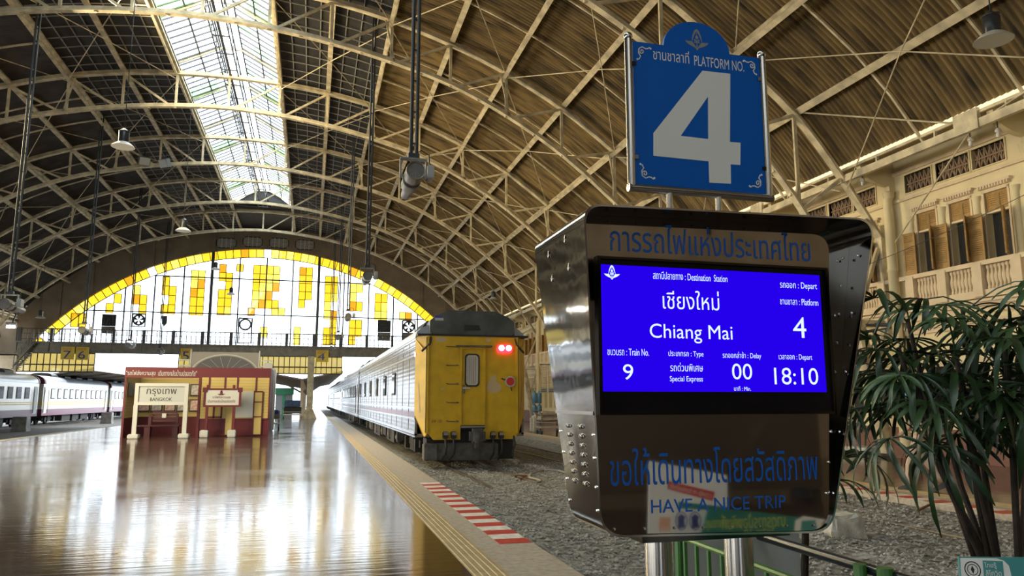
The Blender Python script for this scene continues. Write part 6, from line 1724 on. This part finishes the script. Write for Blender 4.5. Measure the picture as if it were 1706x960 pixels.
# posters behind the camera's right shoulder, seen mirrored in the steel panel; virtual image plane is mirrored about PYP
def mir(u, v, y):          # picture point of the reflection -> place on the real plane at depth y
    p = aty(u, v, 2 * PYP - y); return Vector((p.x, y, p.z))
def poster_text(mb, s, u0, u1, v0, v1, y, bold=0.0):
    um, vm = (u0 + u1) / 2, (v0 + v1) / 2
    x0, x1 = mir(u0, vm, y).x, mir(u1, vm, y).x; z0_, z1_ = mir(um, v1, y).z, mir(um, v0, y).z
    text_box(mb, s, -x1, -x0, z0_, z1_, lambda a_, b_: (-a_, y, b_), bold)
y = -0.55
ps = thing('health_poster', 'white poster with a red title strip and hand-washing pictures, mirrored in the display cabinet', 'poster', (mir(1140, 860, y).x, y, 0))
A = [mir(1082, 768, y), mir(1211, 792, y), mir(1216, 915, y), mir(1080, 935, y)]
m = MB(); m.prism([(p.x, p.z) for p in A], y - .015, y); sheet = m.build('sheet', 'paper', ps)
m = MB(); B = [mir(1112, 801, y), mir(1191, 820, y), mir(1187, 835, y), mir(1112, 815, y)]; m.prism([(p.x, p.z) for p in B], y, y + .002); strip_ = m.build('title_strip', 'red', sheet)
m = MB(); Bq = B; bil = lambda a_, b_: (Bq[1].lerp(Bq[0], a_)).lerp(Bq[2].lerp(Bq[3], a_), 1 - b_); text_box(m, 'COVID-19 ติดต่ออย่างไร', .05, .95, .2, .8, lambda a_, b_: (bil(a_, b_).x, y + .003, bil(a_, b_).z), .01)
m.build('title_lettering', 'paper', strip_)
m = MB(); B = [mir(1130, 836, y), mir(1213, 845, y), mir(1213, 852, y), mir(1130, 847, y)]; m.prism([(p.x, p.z) for p in B], y, y + .002); m.build('teal_strip', 'tealdark', sheet)
m = MB(); c = mir(1107, 868, y); s_ = .05
m.prism([(c.x - s_, c.z - s_ * .8), (c.x + s_ * .9, c.z - s_ * .8), (c.x + s_ * 1.1, c.z + s_ * .5), (c.x - s_ * .8, c.z + s_ * .6)], y, y + .002)
for q in range(4): m.prism([(c.x - s_ * .9 + q * s_ * .5, c.z - s_ * 1.6), (c.x - s_ * .6 + q * s_ * .5, c.z - s_ * 1.6), (c.x - s_ * .55 + q * s_ * .5, c.z - s_ * .8), (c.x - s_ * .95 + q * s_ * .5, c.z - s_ * .8)], y, y + .002)
m.build('hand_picture', 'orange', sheet)
m = MB()
for u in (1135, 1158):
    c = mir(u, 868, y); m.strip([(c.x + .05 * math.cos(q * .5236), y + .002, c.z + .07 * math.sin(q * .5236)) for q in range(13)], .002, .008)
    m.prism([(c.x - .03, c.z - .06), (c.x + .03, c.z - .05), (c.x + .025, c.z + .0), (c.x + .035, c.z + .03), (c.x, c.z + .055), (c.x - .03, c.z + .03)], y, y + .002)
m.build('face_picture', 'navyprint', sheet)
m = MB(); zb_ = min(p.z for p in A)
for x in (A[0].x + .05, A[1].x - .05): m.box(x - .02, x + .02, y - .05, y - .02, 0, zb_ + .1); m.box(x - .03, x + .03, y - .2, y + .12, 0, .03)
m.build('stand', 'grey_steel', ps)
y = -0.35
ph = thing('health_banner', 'teal banner with lime lettering, mirrored in the bottom of the display cabinet', 'banner', (mir(1290, 880, y).x, y, 0))
A = [mir(1180, 848, y), mir(1262, 853, y), mir(1400, 872, y), mir(1400, 960, y), mir(1150, 960, y)]
m = MB(); m.prism([(p.x, p.z) for p in A], y - .015, y); sheet = m.build('sheet', 'tealdark', ph)
m = MB(); poster_text(m, 'มาตรการป้องกันที่', 1203, 1308, 855, 880, y + .003, .02); poster_text(m, 'มาตรการสาธารณสุข', 1175, 1236, 866, 884, y + .003, .02); poster_text(m, 'โควิด-19', 1240, 1290, 880, 890, y + .003, .02); m.build('banner_lettering', 'lime', sheet)
m = MB(); B = [mir(1325, 868, y), mir(1338, 860, y), mir(1375, 866, y), mir(1398, 873, y), mir(1398, 955, y), mir(1318, 955, y)]; m.prism([(p.x, p.z) for p in B], y, y + .002); wf = m.build('white_field', 'paper', sheet)
m = MB(); B = [mir(1335, 868, y), mir(1358, 866, y), mir(1362, 886, y), mir(1333, 886, y)]; m.prism([(p.x, p.z) for p in B], y + .002, y + .004); m.build('teal_square', 'teal', wf)
m = MB(); c = mir(1376, 876, y); disc(m, c.x, c.z, .045, y + .004, 18); m.build('round_seal', 'greyprint', wf)
m = MB()
for x in (A[0].x + .1, A[2].x - .1): m.box(x - .02, x + .02, y - .05, y - .02, 0, .3); m.box(x - .03, x + .03, y - .2, y + .12, 0, .03)
m.build('stand', 'grey_steel', ph)
# dark doorway screen farther behind, also mirrored
sc_ = thing('dark_panel', 'large dark brown partition standing behind the camera', 'partition', (3.4, -5.5, 0))
m = MB(); m.bev(.4, 8.0, -5.6, -5.5, .12, 3.0, .02); m.build('panel', 'partition', sc_)
m = MB(); m.box(.5, .7, -5.8, -5.3, 0, .12); m.box(7.6, 7.8, -5.8, -5.3, 0, .12); m.build('feet', 'ink', sc_)

# ================================================================== CONCRETE BLOCK, HOSE, TRACK LITTER
p = atz(1425, 908, -.22)
x, y0_ = p.x, p.y
m = MB()
bm = bmesh.new(); bmesh.ops.create_cube(bm, size=1)
for v in bm.verts:
    t_ = 1.0 if v.co.z < 0 else .88
    v.co = Vector((x + v.co.x * .52 * t_, y0_ + .28 + v.co.y * .5 * t_, -.25 + (v.co.z + .5) * .36))
bmesh.ops.subdivide_edges(bm, edges=bm.edges[:], cuts=3, use_grid_fill=True)
rr = random.Random(5)
for v in bm.verts: v.co += Vector((rr.uniform(-1, 1), rr.uniform(-1, 1), rr.uniform(-1, 1))) * .008
bmesh.ops.bevel(bm, geom=[e for e in bm.edges if e.calc_face_angle(0) > .8], offset=.035, segments=2, affect='EDGES')
bm.verts.index_update(); m.add([v.co for v in bm.verts], [[v.index for v in f.verts] for f in bm.faces]); bm.free()
tag(m.build('concrete_block', 'concrete'), 'rough concrete block on the ballast right of the display cabinet', 'block')
hpts = [atz(u, v, -.2) for u, v in ((948, 792), (930, 789), (905, 788), (884, 793), (882, 799), (895, 803), (901, 807), (893, 809))]
m = MB(); m.tube([Vector((p.x, p.y, gz(p.x, min(p.y, 60)) + .035)) for p in hpts], .022, 6); tag(m.build('hose', 'hose'), 'pale hose curled on the ballast behind the display cabinet', 'hose')
for i, (u, v, s) in enumerate(((868, 799, .16), (873, 803, .1))):
    p = atz(u, v, -.25); m = MB(); m.prism([(p.x - s, p.y - s * .4), (p.x + s * .7, p.y - s * .6), (p.x + s, p.y + s * .3), (p.x - s * .2, p.y + s * .6)], gz(p.x, p.y) - .01, gz(p.x, p.y) + .05, 'z'); tag(m.build('iron_scrap', 'rust'), ('larger rusty iron scrap on the ballast near the hose', 'smaller rusty iron scrap on the ballast near the hose')[i], 'scrap', 'rusty scraps')
p = atz(1558, 868, -.25); m = MB(); m.tube([(p.x - .3, p.y, gz(p.x - .3, p.y) + .03), (p.x, p.y + .1, gz(p.x, p.y) + .05), (p.x + .25, p.y + .05, gz(p.x + .25, p.y) + .03)], .02, 6); tag(m.build('brick_rod', 'rust'), 'short rusty rod lying on the ballast behind the palm', 'scrap')
# wooden sleepers half buried
slp = None
for q in range(24):
    y = 8.6 + q * .72; z = -.30
    m = MB(); m.box(7.3 - .95, 7.3 + .95, y - .11, y + .11, z - .08, z + .045)
    tag(m.build('sleeper', 'rust'), 'half buried sleeper of the empty track, %d from the camera end' % (q + 1) if False else 'half buried wooden sleeper in the ballast of the empty track', 'sleeper', 'sleepers of the empty track')

# ================================================================== PALM
def frond_mesh(seed, n, L, droop):
    """fan leaf: petiole end at origin, blade towards +X, up +Z"""
    rr = random.Random(seed); m = MB()
    for k in range(n):
        a = (k / (n - 1) - .5) * math.radians(170 if n > 6 else 130); l = L * (1 - .28 * abs(k / (n - 1) - .5) * 2) * rr.uniform(.88, 1.08); w_ = rr.uniform(.008, .0135)
        d = Vector((math.cos(a), math.sin(a), 0)); s = Vector((-d.y, d.x, 0)); tw = rr.uniform(-.3, .3); dr = droop * rr.uniform(.7, 1.3)
        vs = []; ST = 6
        for q in range(ST + 1):
            t = q / ST; c = d * l * t * (1 - .25 * dr * t * t) + Vector((0, 0, .12 * l * math.sin(t * 1.6) - dr * l * t ** 2.2 * .9))
            ww = w_ * (.25 + 1.15 * math.sin(min(1, t * 1.25 + .06) * math.pi * .55)) if t < .85 else w_ * (1 - t) / .15 * .9 + .003
            sv = s * math.cos(tw) + Vector((0, 0, 1)) * math.sin(tw)
            vs += [c - sv * ww, c + Vector((0, 0, -.006)), c + sv * ww]
        fs = []
        for q in range(ST): fs += [(q * 3, q * 3 + 1, q * 3 + 4, q * 3 + 3), (q * 3 + 1, q * 3 + 2, q * 3 + 5, q * 3 + 4)]
        m.add(vs, fs)
    me = bpy.data.meshes.new('frond'); me.from_pydata(m.v, [], m.f)
    for p in me.polygons: p.use_smooth = True
    return me
FR = []
for i, (n, L, dr) in enumerate(((9, .40, .5), (8, .40, .75), (10, .36, .3), (7, .44, .9), (8, .34, .5))):
    me = frond_mesh(i + 3, n, L, dr); me.materials.append(M['leafpale'] if i == 4 else M['leaf']); FR.append(me)
def palm(loc, lab, stems, seed, label_pot, pot_r=.24, pot_h=.42):
    rr = random.Random(seed)
    t = thing('potted_palm', lab, 'plant', loc, 'potted palms'); bx, by, bz = loc
    m = MB(); m.lathe([(pot_r * .72, 0), (pot_r, pot_h), (pot_r * 1.08, pot_h), (pot_r * 1.08, pot_h + .04), (pot_r * .95, pot_h + .04), (pot_r * .93, pot_h - .03)], loc, 24); m.build('pot', 'pot', t, smooth=True)
    m = MB(); m.lathe([(.01, pot_h - .01), (pot_r * .94, pot_h - .02)], loc, 20); m.build('soil', 'soil', t)
    def frond(base, az, length, lift, sc, tilt):
        d = Vector((math.cos(az), math.sin(az), 0))
        pts = [base + d * length * q / 4 + Vector((0, 0, lift * math.sin(q / 4 * 1.9))) for q in range(5)]
        m = MB(); m.tube(pts, [.006, .005, .0045, .004, .004], 5); st_ = m.build('petiole', 'leaf', t)
        o = bpy.data.objects.new('frond', rr.choice(FR)); COL.objects.link(o); o.parent = t
        o.location = pts[-1] - Vector(loc); o.rotation_euler = (rr.uniform(-.3, .3), tilt, az + rr.uniform(-.15, .15)); o.scale = (sc,) * 3
    for (az, lean, h, nf) in stems:
        az = math.radians(az); d = Vector((math.cos(az), math.sin(az), 0)); b0 = Vector(loc) + d * pot_r * .55 * rr.random() + Vector((0, 0, pot_h - .03))
        top = b0 + d * lean + Vector((0, 0, h)); mid = b0.lerp(top, .5) + d * lean * .12
        pts = [b0, b0.lerp(mid, .5), mid, mid.lerp(top, .5), top]
        m = MB(); m.tube(pts, [.019, .018, .017, .016, .012], 8); m.build('stem', 'stem', t, smooth=True)
        for q in range(nf):
            f_ = .58 + .42 * (q + .5) / nf; base = mid.lerp(top, (f_ - .5) / .5)
            frond(base, az + q * 2.4 + rr.uniform(-.4, .4), rr.uniform(.18, .42), rr.uniform(.08, .26) * (1 if f_ > .6 else .4), rr.uniform(.85, 1.15), rr.uniform(-.25, .45) + (.35 if f_ < .7 else 0))
    return t, frond
PL = (3.84, 3.5, 0)
t, frond = palm(PL, 'tall potted fan palm with dark stems at the right edge', [(186, .52, 1.24, 8), (205, .42, 1.36, 9), (165, .5, 1.42, 9), (250, .10, 1.5, 8), (150, .30, 1.6, 9), (320, .12, 1.5, 9), (10, .30, 1.66, 9), (290, .42, 1.35, 8), (60, .25, 1.7, 8), (100, .30, 1.2, 7), (180, .12, 1.2, 6)], 11, 'x')
t2, fr2 = palm((3.06, 4.4, -.22), 'smaller fan palm mostly hidden behind the display cabinet', [(330, .10, 1.4, 5), (350, .08, 1.25, 5), (100, .05, 1.2, 3)], 5, 'x', .16, .3)

# ================================================================== WALKING PERSON BEHIND THE PALM
fa = atz(1517, 817, 0); fb_ = atz(1572, 820, 0)
fwd = Vector((-.62, .78, 0)).normalized(); sd = Vector((-fwd.y, fwd.x, 0))   # sd: to the walker's left
hip = Vector(((fa.x + fb_.x) / 2, (fa.y + fb_.y) / 2, .90)) + fwd * .03
per = thing('person', 'person in beige trousers and dark shoes walking along the right platform behind the palm', 'person', (hip.x, hip.y, 0))
def skin(name, verts, edges, radii, m, parent, sub=1):
    me = bpy.data.meshes.new(name); o0 = ORG[parent.name]
    me.from_pydata([tuple(Vector(v) - o0) for v in verts], edges, []); me.materials.append(M[m])
    o = bpy.data.objects.new(name, me); COL.objects.link(o); o.parent = parent
    sk_ = o.modifiers.new('skin', 'SKIN'); 
    for i, r_ in enumerate(radii): me.skin_vertices[0].data[i].radius = (r_ if isinstance(r_, tuple) else (r_, r_))
    me.skin_vertices[0].data[0].use_root = True
    sb = o.modifiers.new('sub', 'SUBSURF'); sb.levels = sub; sb.render_levels = sub
    return o
Lh = hip + sd * .09; Rh = hip - sd * .09
Fk = Vector((fa.x, fa.y, .08)); Bk = Vector((fb_.x, fb_.y, .13))
lk = Lh.lerp(Fk, .5) + fwd * .07; rk = Rh.lerp(Bk, .5) + fwd * .10
chest = hip + Vector((0, 0, .40)) + fwd * .03; neck = chest + Vector((0, 0, .16)); head = neck + Vector((0, 0, .16)) + fwd * .03
lsh = chest + sd * .18 + Vector((0, 0, .09)); rsh = chest - sd * .18 + Vector((0, 0, .09))
lel = lsh + Vector((0, 0, -.27)) - fwd * .12 + sd * .04; rel = rsh + Vector((0, 0, -.27)) + fwd * .06 - sd * .04
lha = lel + Vector((0, 0, -.22)) + fwd * .03; rha = rel + Vector((0, 0, -.16)) + fwd * .18
V = [hip, hip + Vector((0, 0, .2)), chest, neck, head, head + Vector((0, 0, .09)), lsh, lel, lha, rsh, rel, rha, Lh, lk, Fk + Vector((0, 0, .02)), Rh, rk, Bk + Vector((0, 0, .02))]
E2 = [(0, 1), (1, 2), (2, 3), (3, 4), (4, 5), (2, 6), (6, 7), (7, 8), (2, 9), (9, 10), (10, 11), (0, 12), (12, 13), (13, 14), (0, 15), (15, 16), (16, 17)]
RR = [.12, .115, .13, .05, .085, .07, .055, .042, .03, .055, .042, .03, .085, .06, .042, .085, .06, .042]
skin('body', V, E2, RR, 'skin', per, 2)
skin('trousers', [hip + Vector((0, 0, .08)), hip, Lh, lk, Fk + Vector((0, 0, .05)), Rh, rk, Bk + Vector((0, 0, .05))], [(0, 1), (1, 2), (2, 3), (3, 4), (1, 5), (5, 6), (6, 7)], [.135, .135, .10, .078, .068, .10, .078, .068], 'trousers', per, 2)
skin('shirt', [hip + Vector((0, 0, .02)), hip + Vector((0, 0, .2)), chest, neck - Vector((0, 0, .03)), lsh, lsh.lerp(lel, .7), rsh, rsh.lerp(rel, .7)], [(0, 1), (1, 2), (2, 3), (2, 4), (4, 5), (2, 6), (6, 7)], [.145, .135, .15, .07, .075, .062, .075, .062], 'shirt', per, 2)
def shoe(c, pitch):
    m = MB(); L_ = .27; prof = []
    for q in range(9):
        t = q / 8; w_ = .035 + .016 * math.sin(t * math.pi); h = .085 * (1 - t) ** .6 + .028
        f_ = (t - .3) * L_; lift = max(0, (.75 - t)) * pitch
        b = Vector((c.x, c.y, 0)) + fwd * f_ + Vector((0, 0, lift))
        prof += [b - sd * w_, b + sd * w_, b + sd * w_ * .8 + Vector((0, 0, h)), b - sd * w_ * .8 + Vector((0, 0, h))]
    fs = [(q * 4 + k, q * 4 + (k + 1) % 4, q * 4 + 4 + (k + 1) % 4, q * 4 + 4 + k) for q in range(8) for k in range(4)] + [(3, 2, 1, 0), (32, 33, 34, 35)]
    m.add(prof, fs); m.build('shoe', 'shoe', per, smooth=True)
shoe(fa, 0.0); shoe(fb_, .12)
m = MB(); m.ball(head + Vector((0, 0, .05)) - fwd * .015, .098, .098, .10, 14); m.build('hair', 'hair', per, smooth=True)
m = MB(); c = head + fwd * .075 - Vector((0, 0, .02)); m.ball(c, .05, .05, .045, 12); m.build('face_mask', 'mask', per, smooth=True)
for s in (-1, 1):
    m = MB(); c = head + fwd * .088 + sd * s * .032 + Vector((0, 0, .035)); m.ball(c, .01, n=8); m.build('eye', 'ink', per)
    m = MB(); m.ball(head + sd * s * .088 + Vector((0, 0, .01)), .016, .02, .028, 8); m.build('ear', 'skin', per, smooth=True)
for wr, el in ((lha, lel), (rha, rel)):
    dv = (wr - el).normalized(); side_ = dv.cross(fwd).normalized()
    m = MB(); m.tube([wr, wr + dv * .04, wr + dv * .085], [.024, .033, .030], 8); m.build('palm', 'skin', per, smooth=True)
    for q in range(4):
        b = wr + dv * .08 + fwd * (.022 - q * .015); l = (.06, .07, .066, .05)[q]
        m = MB(); m.tube([b, b + dv * l * .5, b + dv * l * .9 + side_ * .015], [.009, .0085, .007], 6); m.build('finger', 'skin', per, smooth=True)
    b = wr + dv * .03 + fwd * .028; m = MB(); m.tube([b, b + fwd * .02 + dv * .025, b + fwd * .024 + dv * .055], [.011, .010, .008], 6); m.build('thumb', 'skin', per, smooth=True)
